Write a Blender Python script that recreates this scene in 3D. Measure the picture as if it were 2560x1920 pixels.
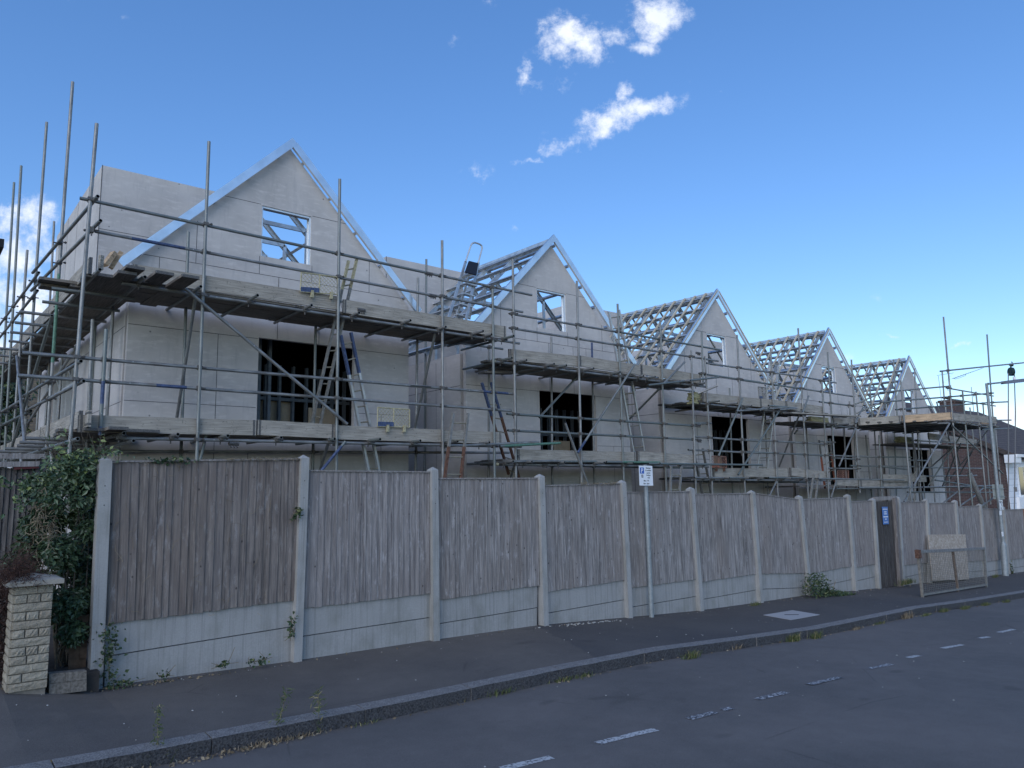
import bpy, bmesh, math, random
from mathutils import Vector, Matrix, noise
R = math.radians
random.seed(7)
S = bpy.context.scene
COL = S.collection
for o in list(bpy.data.objects): bpy.data.objects.remove(o)

# ------------------------------------------------------------------ camera
F = 1860.0
def nrm(v): return v.normalized()
_x = nrm(Vector((3541-1280, 1180-960, F)))
_p = Vector((-1280, (1180+0.018*3541)-960, F))
_u = nrm(_x.cross(_p))
if _u.y > 0: _u = -_u
_y = _u.cross(_x)
# camera axes in world coordinates (world: X along the street, Y away from it, Z up)
CR = Vector((_x.x, _y.x, _u.x)); CD = Vector((_x.y, _y.y, _u.y)); CF = Vector((_x.z, _y.z, _u.z))
cam_d = bpy.data.cameras.new('camera'); cam = bpy.data.objects.new('camera', cam_d); COL.objects.link(cam)
cam_d.sensor_width = 36; cam_d.lens = 36*F/2560; cam_d.clip_end = 2000; cam_d.clip_start = .05
up = -CD; back = -CF
cam.matrix_world = Matrix(((CR.x, up.x, back.x, 0), (CR.y, up.y, back.y, 0), (CR.z, up.z, back.z, 0), (0, 0, 0, 1)))
S.camera = cam
K = 2560/2212
def ray(u, v):
    a, b = (u*K-1280), (v*K-960)
    return CR*a + CD*b + CF*F
def W(u, v, Y):                       # point of the plane at distance Y from the camera's street line
    r = ray(u, v); return r*(Y/r.y)
def WX(u, v, X):
    r = ray(u, v); return r*(X/r.x)

# ------------------------------------------------------------------ sky, sun, exposure
SUN_EL, SUN_AZ = R(30), R(-122)        # low evening sun off to the left, behind the viewer
w = bpy.data.worlds.new("World"); S.world = w; w.use_nodes = True
nt = w.node_tree; nt.nodes.clear()
def N(t, **k):
    n = nt.nodes.new(t)
    for a, b in k.items(): setattr(n, a, b)
    return n
def L(a, b): nt.links.new(a, b)
out = N('ShaderNodeOutputWorld'); bg = N('ShaderNodeBackground'); bg.inputs['Strength'].default_value = 0.127
sky = N('ShaderNodeTexSky'); sky.sky_type = 'NISHITA'; sky.sun_disc = False
sky.sun_elevation = SUN_EL; sky.sun_rotation = SUN_AZ; sky.air_density = 1.0; sky.dust_density = 0.0; sky.ozone_density = 4.0
hs = N('ShaderNodeHueSaturation'); hs.inputs['Saturation'].default_value = 1.28; hs.inputs['Hue'].default_value = .509; hs.inputs['Value'].default_value = 1.07
gm = N('ShaderNodeGamma'); gm.inputs['Gamma'].default_value = .80
L(sky.outputs[0], gm.inputs['Color']); L(gm.outputs[0], hs.inputs['Color'])
tc = N('ShaderNodeTexCoord')
def VM(op, a, b=None):
    n = N('ShaderNodeVectorMath', operation=op); L(a, n.inputs[0])
    if b is not None:
        if isinstance(b, (tuple, Vector)): n.inputs[1].default_value = tuple(b)
        else: L(b, n.inputs[1])
    return n
def MT(op, a, b=None, c=None, clamp=False):
    n = N('ShaderNodeMath', operation=op); n.use_clamp = clamp
    for i, q in enumerate((a, b, c)):
        if q is None: continue
        if isinstance(q, (int, float)): n.inputs[i].default_value = q
        else: L(q, n.inputs[i])
    return n.outputs[0]
d = tc.outputs['Generated']
# cloud field: flat coordinates on a plane facing one fixed direction of the sky
dx = VM('DOT_PRODUCT', d, CR).outputs['Value']; dy = VM('DOT_PRODUCT', d, CD).outputs['Value']; dz = VM('DOT_PRODUCT', d, CF).outputs['Value']
dzs = MT('MAXIMUM', dz, 0.05)
cxy = N('ShaderNodeCombineXYZ'); L(MT('DIVIDE', dx, dzs), cxy.inputs[0]); L(MT('DIVIDE', dy, dzs), cxy.inputs[1])
n1 = N('ShaderNodeTexNoise'); n1.inputs['Scale'].default_value = 9; n1.inputs['Detail'].default_value = 9; n1.inputs['Roughness'].default_value = .62
L(cxy.outputs[0], n1.inputs['Vector'])
n2 = N('ShaderNodeTexNoise'); n2.inputs['Scale'].default_value = 23; n2.inputs['Detail'].default_value = 8; n2.inputs['Roughness'].default_value = .68
L(cxy.outputs[0], n2.inputs['Vector'])
wv = VM('SUBTRACT', n1.outputs['Color'], (.5, .5, .5)); wsc = N('ShaderNodeVectorMath', operation='SCALE'); L(wv.outputs[0], wsc.inputs[0]); wsc.inputs['Scale'].default_value = .07
wp = VM('ADD', cxy.outputs[0], wsc.outputs[0])
# (u, v, half width, half height, turn, strength)
CL = [(1232,90,62,58,10,1.15),(1262,118,46,32,0,.9),(1418,30,62,44,-22,1.2),(1340,70,36,34,50,.62),(1382,102,42,20,0,.65),
      (1140,165,24,42,12,.75),(1150,185,34,16,-12,.55),(1300,268,98,34,-20,1.05),(1390,228,78,24,-12,.85),(1344,200,20,20,0,.7),
      (1225,178,34,18,-20,.32),(1188,328,32,13,-14,.6),(1142,354,36,9,-2,.65),(1022,378,34,22,-20,.42),(1118,500,34,12,-14,.42),
      (40,470,75,42,10,.95),(30,560,130,60,0,.9),(60,660,160,75,0,.95),(20,760,200,60,0,.8),
      (2190,900,90,36,-8,1.1),(2240,960,120,40,0,1.1),(1900,722,30,4,-4,.35),(2090,750,60,6,-4,.45),(1830,768,22,16,20,.3),
      (990,85,18,12,0,.2),(380,55,14,7,0,.22),(150,2,30,9,0,.3),(255,30,16,8,0,.2),(1060,6,34,10,0,.22),
      (1550,150,16,14,30,.2),(1560,192,10,6,0,.28),(1480,172,22,10,0,.22),(1900,640,40,8,-3,.12)]
acc = None
for (u, v, a, b, ro, st) in CL:
    m = N('ShaderNodeMapping'); m.vector_type = 'TEXTURE'
    m.inputs['Location'].default_value = ((u*K-1280)/F, (v*K-960)/F, 0)
    m.inputs['Rotation'].default_value = (0, 0, R(ro)); m.inputs['Scale'].default_value = (a*K/F*1.5, b*K/F*1.5, 1)
    L(wp.outputs[0], m.inputs['Vector'])
    ln = VM('LENGTH', m.outputs[0]).outputs['Value']
    g = MT('MULTIPLY', MT('SUBTRACT', 1.0, ln, clamp=True), st)
    acc = g if acc is None else MT('MAXIMUM', acc, g)
front = MT('GREATER_THAN', dz, .1)
dens = MT('ADD', MT('MULTIPLY', acc, 1.2), MT('MULTIPLY', MT('SUBTRACT', n2.outputs['Fac'], .575), 3.0))
dens = MT('MULTIPLY', dens, MT('MULTIPLY', MT('GREATER_THAN', acc, .001), front), clamp=True)
mr = N('ShaderNodeMapRange'); mr.interpolation_type = 'SMOOTHSTEP'; L(dens, mr.inputs[0]); mr.inputs[1].default_value = .0; mr.inputs[2].default_value = 1.15
soft = MT('MULTIPLY', mr.outputs[0], MT('MULTIPLY', acc, 4.5, clamp=True), clamp=True)
cc = N('ShaderNodeMix'); cc.data_type = 'RGBA'; L(n1.outputs['Fac'], cc.inputs['Factor'])
cc.inputs['A'].default_value = (2.9, 3.35, 4.3, 1); cc.inputs['B'].default_value = (5.0, 5.05, 5.2, 1)
mx = N('ShaderNodeMix'); mx.data_type = 'RGBA'; L(soft, mx.inputs['Factor']); L(hs.outputs[0], mx.inputs['A']); L(cc.outputs['Result'], mx.inputs['B'])
L(mx.outputs['Result'], bg.inputs['Color']); L(bg.outputs[0], out.inputs[0])

sd = bpy.data.lights.new('sun', 'SUN'); sun = bpy.data.objects.new('sun', sd); COL.objects.link(sun)
sd.energy = 0.95; sd.angle = R(60); sd.color = (1, .95, .90)
sdir = Vector((math.sin(SUN_AZ)*math.cos(SUN_EL), math.cos(SUN_AZ)*math.cos(SUN_EL), math.sin(SUN_EL)))
sun.rotation_euler = sdir.to_track_quat('Z', 'Y').to_euler()
S.view_settings.view_transform = 'Standard'; S.view_settings.look = 'None'; S.view_settings.gamma = 1
S.view_settings.exposure = 1.0
S.view_settings.use_curve_mapping = False

# ------------------------------------------------------------------ materials
def mat(name, fn, rough=.8, metal=0.0, spec=.3):
    m = bpy.data.materials.new(name); m.use_nodes = True; t = m.node_tree; t.nodes.clear()
    o = t.nodes.new('ShaderNodeOutputMaterial'); b = t.nodes.new('ShaderNodeBsdfPrincipled'); t.links.new(b.outputs[0], o.inputs[0])
    b.inputs['Roughness'].default_value = rough; b.inputs['Metallic'].default_value = metal; b.inputs['Specular IOR Level'].default_value = spec
    h = MH(t, b); fn(h); return m
class MH:
    def __init__(s, t, b): s.t = t; s.b = b; s.tc = None
    def n(s, ty, **k):
        q = s.t.nodes.new(ty)
        for a, v in k.items(): setattr(q, a, v)
        return q
    def l(s, a, b): s.t.links.new(a, b)
    def co(s, kind='Object', scale=(1, 1, 1), rot=(0, 0, 0)):
        if not s.tc: s.tc = s.n('ShaderNodeTexCoord')
        if kind == 'Position':
            g = s.n('ShaderNodeNewGeometry'); src = g.outputs['Position']
        else: src = s.tc.outputs[kind]
        m = s.n('ShaderNodeMapping'); m.inputs['Scale'].default_value = scale; m.inputs['Rotation'].default_value = rot
        s.l(src, m.inputs[0]); return m.outputs[0]
    def noise(s, co, sc, det=4, ro=.55, fac=True):
        q = s.n('ShaderNodeTexNoise'); q.inputs['Scale'].default_value = sc; q.inputs['Detail'].default_value = det; q.inputs['Roughness'].default_value = ro
        s.l(co, q.inputs['Vector']); return q.outputs['Fac'] if fac else q.outputs['Color']
    def vor(s, co, sc, out='Distance', feat='F1'):
        q = s.n('ShaderNodeTexVoronoi'); q.feature = feat; q.inputs['Scale'].default_value = sc; s.l(co, q.inputs['Vector']); return q.outputs[out]
    def ramp(s, f, a, b, ca=(0, 0, 0), cb=(1, 1, 1)):
        q = s.n('ShaderNodeValToRGB'); q.color_ramp.elements[0].position = a; q.color_ramp.elements[1].position = b
        q.color_ramp.elements[0].color = (*ca, 1); q.color_ramp.elements[1].color = (*cb, 1); s.l(f, q.inputs[0]); return q.outputs[0]
    def mix(s, f, a, b, mode='MIX'):
        q = s.n('ShaderNodeMix'); q.data_type = 'RGBA'; q.blend_type = mode
        for sock, v in (('Factor', f), ('A', a), ('B', b)):
            if isinstance(v, (int, float)): q.inputs[sock].default_value = v
            elif isinstance(v, tuple): q.inputs[sock].default_value = (*v, 1)
            else: s.l(v, q.inputs[sock])
        return q.outputs['Result']
    def math(s, op, a, b=0, clamp=False):
        q = s.n('ShaderNodeMath', operation=op); q.use_clamp = clamp
        for i, v in enumerate((a, b)):
            if isinstance(v, (int, float)): q.inputs[i].default_value = v
            else: s.l(v, q.inputs[i])
        return q.outputs[0]
    def attr(s, name='shade'):
        q = s.n('ShaderNodeAttribute'); q.attribute_name = name; return q.outputs['Fac']
    def rnd(s): return s.n('ShaderNodeObjectInfo').outputs['Random']
    def col(s, c): s.l(c, s.b.inputs['Base Color'])
    def bump(s, h, st=.3, dist=.01):
        q = s.n('ShaderNodeBump'); q.inputs['Strength'].default_value = st; q.inputs['Distance'].default_value = dist
        s.l(h, q.inputs['Height']); s.l(q.outputs[0], s.b.inputs['Normal'])

def f_asphalt(base, warm, patch=False):
    def f(h):
        p = h.co('Position')
        sp = h.noise(p, 140, 3, .7); big = h.noise(p, .55, 5, .6); mid = h.noise(p, 5, 5, .6)
        c = h.mix(h.ramp(sp, .36, .68), tuple(x*.72 for x in base), tuple(x*1.4 for x in base))
        c = h.mix(h.ramp(big, .38, .62), h.mix(.2, c, (0, 0, 0)), h.mix(.5, c, warm, 'MIX'))
        cr_ = h.vor(h.co('Position', (.30, .42, 1)), 1.0, 'Distance', 'DISTANCE_TO_EDGE'); ck = h.math('MULTIPLY', h.ramp(cr_, .0015, .004, (1, 1, 1), (0, 0, 0)), h.ramp(h.noise(p, .8, 2), .52, .6)); c = h.mix(h.math('MULTIPLY', ck, .3), c, (.02, .02, .02))
        c = h.mix(h.ramp(mid, .3, .75), h.mix(.14, c, (0, 0, 0)), c)
        grit = h.ramp(h.vor(p, 55), .03, .07, (1, 1, 1), (0, 0, 0))
        gsel = h.ramp(h.noise(p, 23, 2), .62, .7)
        c = h.mix(h.math('MULTIPLY', h.math('MULTIPLY', grit, gsel), .5), c, (.3, .3, .3))
        st = h.ramp(h.noise(h.co('Position', (1, 1.6, 1)), 1.15, 2, .45), .70, .745)
        c = h.mix(h.math('MULTIPLY', st, .42), c, tuple(x*.42 for x in base))
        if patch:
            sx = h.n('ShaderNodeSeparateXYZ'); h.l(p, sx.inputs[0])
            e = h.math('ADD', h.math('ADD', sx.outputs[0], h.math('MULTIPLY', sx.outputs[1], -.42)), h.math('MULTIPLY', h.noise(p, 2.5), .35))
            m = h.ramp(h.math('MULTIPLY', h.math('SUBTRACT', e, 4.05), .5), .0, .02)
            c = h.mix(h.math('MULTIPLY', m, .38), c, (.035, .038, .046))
        h.col(c); h.bump(h.mix(.4, sp, mid), .55, .012)
    return f
M = {}
M['road'] = mat('road_asphalt', f_asphalt((.150, .142, .136), (.15, .136, .128)), .86, spec=.25)
M['pave'] = mat('pavement_asphalt', f_asphalt((.130, .12, .112), (.135, .122, .108), True), .88, spec=.25)
def f_kerb(h):
    p = h.co('Position'); a = h.noise(p, 90, 3, .7); b = h.noise(p, 14, 4)
    c = h.mix(h.ramp(a, .35, .65), (.11, .11, .11), (.36, .35, .34)); c = h.mix(h.ramp(b, .3, .75), h.mix(.4, c, (.05, .05, .055)), c)
    h.col(c); h.bump(h.mix(.5, a, b), 1, .03)
M['kerb'] = mat('kerb_granite', f_kerb, .85)
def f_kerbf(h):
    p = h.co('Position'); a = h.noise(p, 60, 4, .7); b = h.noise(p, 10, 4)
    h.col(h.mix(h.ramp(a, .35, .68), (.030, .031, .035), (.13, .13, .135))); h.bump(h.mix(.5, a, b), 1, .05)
M['kerbf'] = mat('kerb_face_painted_shade', f_kerbf, .9)  # street face coloured darker than the top, its shade painted in
def f_conc(base, streak=True):
    def f(h):
        p = h.co('Position'); a = h.noise(p, 60, 4, .7); b = h.noise(p, 3, 5, .6)
        c = h.mix(h.ramp(a, .3, .7), tuple(x*.86 for x in base), tuple(x*1.1 for x in base))
        c = h.mix(h.ramp(b, .35, .7), h.mix(.35, c, (.25, .25, .24)), c)
        if streak:
            s = h.noise(h.co('Position', (14, 14, .35)), 1.6, 4, .75); c = h.mix(h.ramp(s, .5, .72), c, h.mix(.62, c, (.12, .12, .115)))
            lo = h.noise(h.co('Position', (1.4, 1, .8)), 2.6, 5); c = h.mix(h.math('MULTIPLY', h.ramp(lo, .48, .7), .5), c, (.15, .155, .13))
        r = h.rnd(); c = h.mix(h.math('MULTIPLY', r, .18), c, (.36, .35, .33))
        h.col(c); h.bump(a, .25, .006)
    return f
M['conc'] = mat('concrete', f_conc((.335, .335, .325)), .85)
M['post'] = mat('concrete_post', f_conc((.36, .36, .35), True), .8)
def f_fence(dark=1.0, tn=(1, 1, 1)):
    def f(h):
        p = h.co('Position', (1, 1, .05)); g = h.noise(p, 42, 6, .7); g2 = h.noise(h.co('Position', (1, 1, .12)), 14, 5, .6)
        sh = h.attr('shade')
        c = h.mix(h.ramp(g, .36, .66), (.10*dark*tn[0], .094*dark*tn[1], .09*dark*tn[2]), (.46*dark*tn[0], .435*dark*tn[1], .415*dark*tn[2]))
        c = h.mix(h.ramp(g2, .35, .72), h.mix(.5, c, (.06*dark, .055*dark, .055*dark)), c)
        c = h.mix(h.math('MULTIPLY', sh, .34), c, (.33*dark, .31*dark, .30*dark))
        br = h.ramp(h.noise(h.co('Position', (1, 1, .35)), 1.3, 3), .42, .68); c = h.mix(h.math('MULTIPLY', br, .5), c, (.21*dark*tn[0], .175*dark*tn[1], .15*dark*tn[2]))
        ob = h.rnd(); c = h.mix(h.math('MULTIPLY', ob, .4), c, h.mix(.5, c, (.22*dark, .195*dark, .195*dark)))
        kn = h.ramp(h.vor(h.co('Position', (1, 1, .75)), 7.5), .05, .10, (1, 1, 1), (0, 0, 0)); c = h.mix(h.math('MULTIPLY', kn, .85), c, (.035, .03, .03))
        wh = h.ramp(h.noise(h.co('Position', (1, 1, .3)), 15, 5, .75), .56, .72); c = h.mix(h.math('MULTIPLY', wh, .6), c, (.46*dark, .45*dark, .45*dark))
        h.col(c); h.bump(g, .7, .01)
    return f
M['fence'] = mat('weathered_fence_wood', f_fence(), .85, spec=.15)
M['fence_brown'] = mat('brown_weathered_fence_wood', f_fence(.72, (1.06, .96, .86)), .85, spec=.15)
M['fence_dark'] = mat('dark_fence_wood', f_fence(.45), .9, spec=.1)
M['gate'] = mat('dark_gate_wood', f_fence(.36), .9, spec=.1)
def f_board(base, warm=(.3, .26, .2)):
    def f(h):
        p = h.co('Object', (.05, 1, 1)); g = h.noise(p, 55, 6, .65); g2 = h.noise(h.co('Object', (.35, 1, 1)), 6, 5)
        c = h.mix(h.ramp(g, .36, .64), tuple(x*.48 for x in base), tuple(x*1.22 for x in base))
        c = h.mix(h.ramp(g2, .35, .75), h.mix(.3, c, (.05, .05, .05)), c)
        c = h.mix(h.math('MULTIPLY', h.rnd(), .45), c, warm)
        sp = h.ramp(h.noise(h.co('Object'), 24, 4, .65), .60, .68); c = h.mix(h.math('MULTIPLY', sp, .5), c, (.04, .04, .04))
        h.col(c); h.bump(g, .4, .006)
    return f
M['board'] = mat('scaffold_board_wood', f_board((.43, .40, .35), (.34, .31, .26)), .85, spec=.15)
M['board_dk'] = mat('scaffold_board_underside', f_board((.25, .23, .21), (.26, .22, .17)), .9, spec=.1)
M['board_new'] = mat('fresh_pine_board', f_board((.62, .44, .28), (.62, .47, .32)), .8, spec=.2)
M['timber'] = mat('roof_batten_timber', f_board((.60, .52, .38), (.5, .47, .40)), .8, spec=.2)
M['treated'] = mat('green_treated_timber', f_board((.50, .49, .27), (.5, .46, .28)), .8, spec=.2)
def f_cement(base):
    def f(h):
        p = h.co('Position'); a = h.noise(p, 1.1, 6, .62); b = h.noise(h.co('Position', (1, 1, 4)), 4, 5, .65); cst = h.noise(p, 55, 3)
        c = h.mix(h.ramp(a, .3, .72), tuple(x*.80 for x in base), tuple(x*1.08 for x in base))
        c = h.mix(h.ramp(b, .52, .75), c, tuple(min(1, x*1.12) for x in base))
        d = h.ramp(h.noise(h.co('Position', (3, 3, .5)), 3.4, 4, .7), .55, .75); c = h.mix(h.math('MULTIPLY', d, .3), c, (.26, .26, .27))
        sc = h.ramp(h.vor(p, 2.9), .034, .05, (1, 1, 1), (0, 0, 0)); c = h.mix(h.math('MULTIPLY', sc, .7), c, (.10, .10, .10))
        h.col(c); h.bump(cst, .08, .003)
    return f
M['cement'] = mat('cement_board', f_cement((.53, .505, .485)), .78, spec=.25)
def plain(c, var=.1, sc=20):
    def f(h):
        a = h.noise(h.co('Object'), sc, 4, .6); k = h.mix(h.ramp(a, .3, .7), tuple(x*(1-var) for x in c), tuple(min(1, x*(1+var)) for x in c)); h.col(k)
    return f
M['joint'] = mat('board_joint', plain((.09, .09, .095)), .9)
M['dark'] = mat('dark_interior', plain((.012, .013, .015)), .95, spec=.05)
def f_galv(h):
    a = h.vor(h.co('Object'), 26, 'Color'); b = h.noise(h.co('Object'), 3, 4)
    s = h.n('ShaderNodeSeparateColor'); h.l(a, s.inputs[0])
    c = h.mix(h.math('MULTIPLY', s.outputs[0], .35), (.80, .84, .87), (.90, .93, .96)); c = h.mix(h.ramp(b, .4, .75), c, (.66, .69, .71)); h.col(c)
M['galv'] = mat('galvanised_steel_section', f_galv, .30, .85, .5)
def f_galv2(h):
    b = h.noise(h.co('Object'), 6, 4); h.col(h.mix(h.ramp(b, .35, .7), (.44, .47, .49), (.68, .71, .73)))
M['galv2'] = mat('dull_galvanised_section', f_galv2, .45, .7, .5)
M['stud'] = mat('galvanised_stud', f_galv, .45, .6, .5)
M['stud_in'] = mat('dark_partition_stud', plain((.13, .15, .17), .2, 10), .6, .3)  # plain tone, darker than the galvanised studs
def f_tube(h):
    a = h.noise(h.co('Object', (1, 1, .25)), 16, 5, .65); b = h.noise(h.co('Object', (1, 1, .5)), 4.5, 4, .6); r = h.rnd()
    c = h.mix(h.ramp(a, .3, .7), (.12, .125, .125), (.33, .335, .33))
    c = h.mix(h.ramp(b, .55, .72), c, (.16, .135, .115)); c = h.mix(h.ramp(r, .55, 1.0), c, (.15, .175, .17)); c = h.mix(h.ramp(h.noise(h.co('Object'), 40, 3), .66, .76), c, (.44, .46, .46))
    h.col(c)
M['tube'] = mat('scaffold_tube_steel', f_tube, .5, .45, .5)
M['tube_blue'] = mat('blue_painted_tube', plain((.06, .085, .16), .4, 30), .55, .2)
M['tube_green'] = mat('green_painted_tube', plain((.10, .20, .15), .3, 30), .55, .2)
M['rust'] = mat('rusty_steel', plain((.13, .07, .05), .5, 25), .8, .2)
M['clamp'] = mat('coupler_steel', plain((.13, .125, .12), .4, 60), .6, .5)
M['alu'] = mat('aluminium', plain((.50, .52, .53), .12, 15), .42, .6, .5)
M['ladwood'] = mat('ladder_dull_metal', plain((.21, .21, .20), .3, 20), .6, .3)
M['yellow'] = mat('faded_yellow_paint', plain((.37, .34, .22), .35, 30), .7)
M['rung'] = mat('ladder_rung', plain((.24, .22, .17), .3, 30), .6, .2)
M['orange'] = mat('orange_paint', plain((.33, .12, .075), .35, 30), .6)
M['redmesh'] = mat('rusty_red_mesh', plain((.24, .13, .10), .3, 30), .7)
M['osb'] = None
def f_osb(h):
    a = h.vor(h.co('Object', (1, 1, 1)), 20, 'Color'); s = h.n('ShaderNodeSeparateColor'); h.l(a, s.inputs[0])
    c = h.mix(s.outputs[0], (.29, .24, .19), (.44, .38, .32)); h.col(c)
M['osb'] = mat('chipboard', f_osb, .8)
M['plaster'] = mat('tan_sheathing', plain((.40, .33, .24), .15, 6), .8)
def f_leaf(a, b, c_):
    def f(h):
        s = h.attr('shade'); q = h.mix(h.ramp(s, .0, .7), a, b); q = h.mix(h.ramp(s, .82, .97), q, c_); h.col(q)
    return f
M['leaf'] = mat('evergreen_leaf', f_leaf((.020, .042, .020), (.07, .11, .05), (.20, .25, .08)), .42, spec=.5)
M['ivy'] = mat('ivy_leaf', f_leaf((.018, .035, .016), (.05, .085, .035), (.13, .14, .05)), .5, spec=.4)
M['weedleaf'] = mat('weed_leaf', f_leaf((.045, .07, .025), (.11, .13, .05), (.30, .25, .13)), .7)
M['dry'] = mat('dry_plant', f_leaf((.10, .075, .05), (.22, .18, .12), (.34, .28, .2)), .8)
M['heather'] = mat('red_brown_twigs', f_leaf((.03, .017, .014), (.07, .036, .028), (.12, .07, .05)), .85)
M['bark'] = mat('bark', plain((.06, .05, .04), .4, 20), .9)
M['soil'] = mat('soil', plain((.045, .04, .036), .4, 6), .95)
def f_stone(h):
    p = h.co('Object'); a = h.noise(p, 34, 6, .7); r = h.attr('shade')
    c = h.mix(r, (.39, .34, .26), (.50, .45, .35)); c = h.mix(h.ramp(a, .3, .75), h.mix(.45, c, (.13, .12, .10)), c); h.col(c); h.bump(a, 1, .03)
M['stone'] = mat('rock_faced_block', f_stone, .9)
M['mortar'] = mat('mortar', plain((.20, .18, .15), .2, 40), .95)
M['capst'] = mat('cap_stone', f_conc((.33, .30, .25), False), .9)
def f_brick(c1, c2, mo, sc=1.0):
    def f(h):
        g = h.n('ShaderNodeNewGeometry'); sx = h.n('ShaderNodeSeparateXYZ'); h.l(g.outputs['Position'], sx.inputs[0])
        cx = h.n('ShaderNodeCombineXYZ'); h.l(h.math('ADD', sx.outputs[0], sx.outputs[1]), cx.inputs[0]); h.l(sx.outputs[2], cx.inputs[1])
        b = h.n('ShaderNodeTexBrick'); h.l(cx.outputs[0], b.inputs['Vector']); b.inputs['Scale'].default_value = 1/sc
        b.inputs['Brick Width'].default_value = .225; b.inputs['Row Height'].default_value = .075; b.inputs['Mortar Size'].default_value = .009
        b.inputs['Color1'].default_value = (*c1, 1); b.inputs['Color2'].default_value = (*c2, 1); b.inputs['Mortar'].default_value = (*mo, 1)
        a = h.noise(h.co('Position'), 7, 4); c = h.mix(h.ramp(a, .35, .7), h.mix(.35, b.outputs[0], (.05, .03, .03)), b.outputs[0]); h.col(c)
    return f
M['brick'] = mat('red_brown_brick', f_brick((.105, .058, .050), (.065, .042, .040), (.16, .14, .13)), .9)
M['ybrick'] = mat('yellow_stock_brick', f_brick((.30, .24, .16), (.22, .18, .13), (.16, .15, .13)), .9)
def f_tile(h):
    g = h.n('ShaderNodeNewGeometry'); sx = h.n('ShaderNodeSeparateXYZ'); h.l(g.outputs['Position'], sx.inputs[0])
    wv = h.n('ShaderNodeTexWave'); wv.wave_profile = 'SAW'; wv.bands_direction = 'Z'; wv.inputs['Scale'].default_value = 2.2; wv.inputs['Distortion'].default_value = .6; wv.inputs['Detail Scale'].default_value = 3
    h.l(g.outputs['Position'], wv.inputs['Vector'])
    a = h.noise(h.co('Position'), 5, 5)
    c = h.mix(h.ramp(a, .3, .7), (.055, .045, .043), (.12, .095, .085)); c = h.mix(h.ramp(wv.outputs[1], .0, .3), h.mix(.6, c, (.02, .02, .02)), c); h.col(c); h.bump(wv.outputs[1], .6, .03)
M['tile'] = mat('roof_tiles', f_tile, .85)
def f_wb(h):
    g = h.n('ShaderNodeNewGeometry'); wv = h.n('ShaderNodeTexWave'); wv.wave_profile = 'SAW'; wv.bands_direction = 'Z'; wv.inputs['Scale'].default_value = 1.05
    h.l(g.outputs['Position'], wv.inputs['Vector']); c = h.mix(h.ramp(wv.outputs[1], .02, .10), (.35, .37, .4), (.78, .80, .83)); h.col(c); h.bump(wv.outputs[1], .5, .03)
M['wboard'] = mat('white_weatherboard', f_wb, .6)
M['white'] = mat('white_paint', plain((.80, .80, .80), .04, 10), .5)
M['signw'] = mat('sign_white', plain((.74, .77, .80), .03, 30), .45)
M['signblue'] = mat('sign_blue', plain((.02, .10, .42), .05, 20), .4)
M['signblue2'] = mat('notice_blue', plain((.07, .17, .42), .08, 20), .5)
M['black'] = mat('black_print', plain((.012, .012, .015)), .6)
M['grey'] = mat('galvanised_post', plain((.27, .30, .31), .18, 12), .55, .4)
M['signback'] = mat('sign_back_grey', plain((.33, .34, .30), .08, 6), .6)
M['plastic'] = mat('black_plastic', plain((.018, .02, .03)), .5)
M['cover'] = mat('concrete_cover', f_conc((.34, .34, .35), False), .85)
def f_mark(h):
    a = h.noise(h.co('Position'), 42, 4, .75); m = h.ramp(a, .40, .50); c = h.mix(m, (.07, .073, .08), (.44, .45, .45)); h.col(c)
M['mark'] = mat('worn_road_paint', f_mark, .75)
def f_mark2(h):
    a = h.noise(h.co('Position'), 34, 4, .8); m = h.ramp(a, .50, .56); c = h.mix(m, (.062, .065, .073), (.44, .45, .46)); h.col(c)
M['mark2'] = mat('very_worn_road_paint', f_mark2, .75)
M['grit'] = mat('pale_grit', plain((.40, .40, .38), .3, 30), .8)
M['glass'] = mat('dark_window_glass', plain((.03, .04, .05)), .1, spec=.6)
M['gin'] = mat('dark_green_iron', plain((.03, .06, .055), .3, 30), .6, .3)
M['rope'] = mat('rope', plain((.17, .17, .17), .2, 60), .9)
M['mesh'] = mat('wire_mesh', plain((.20, .19, .17), .2, 60), .6, .5)

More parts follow.
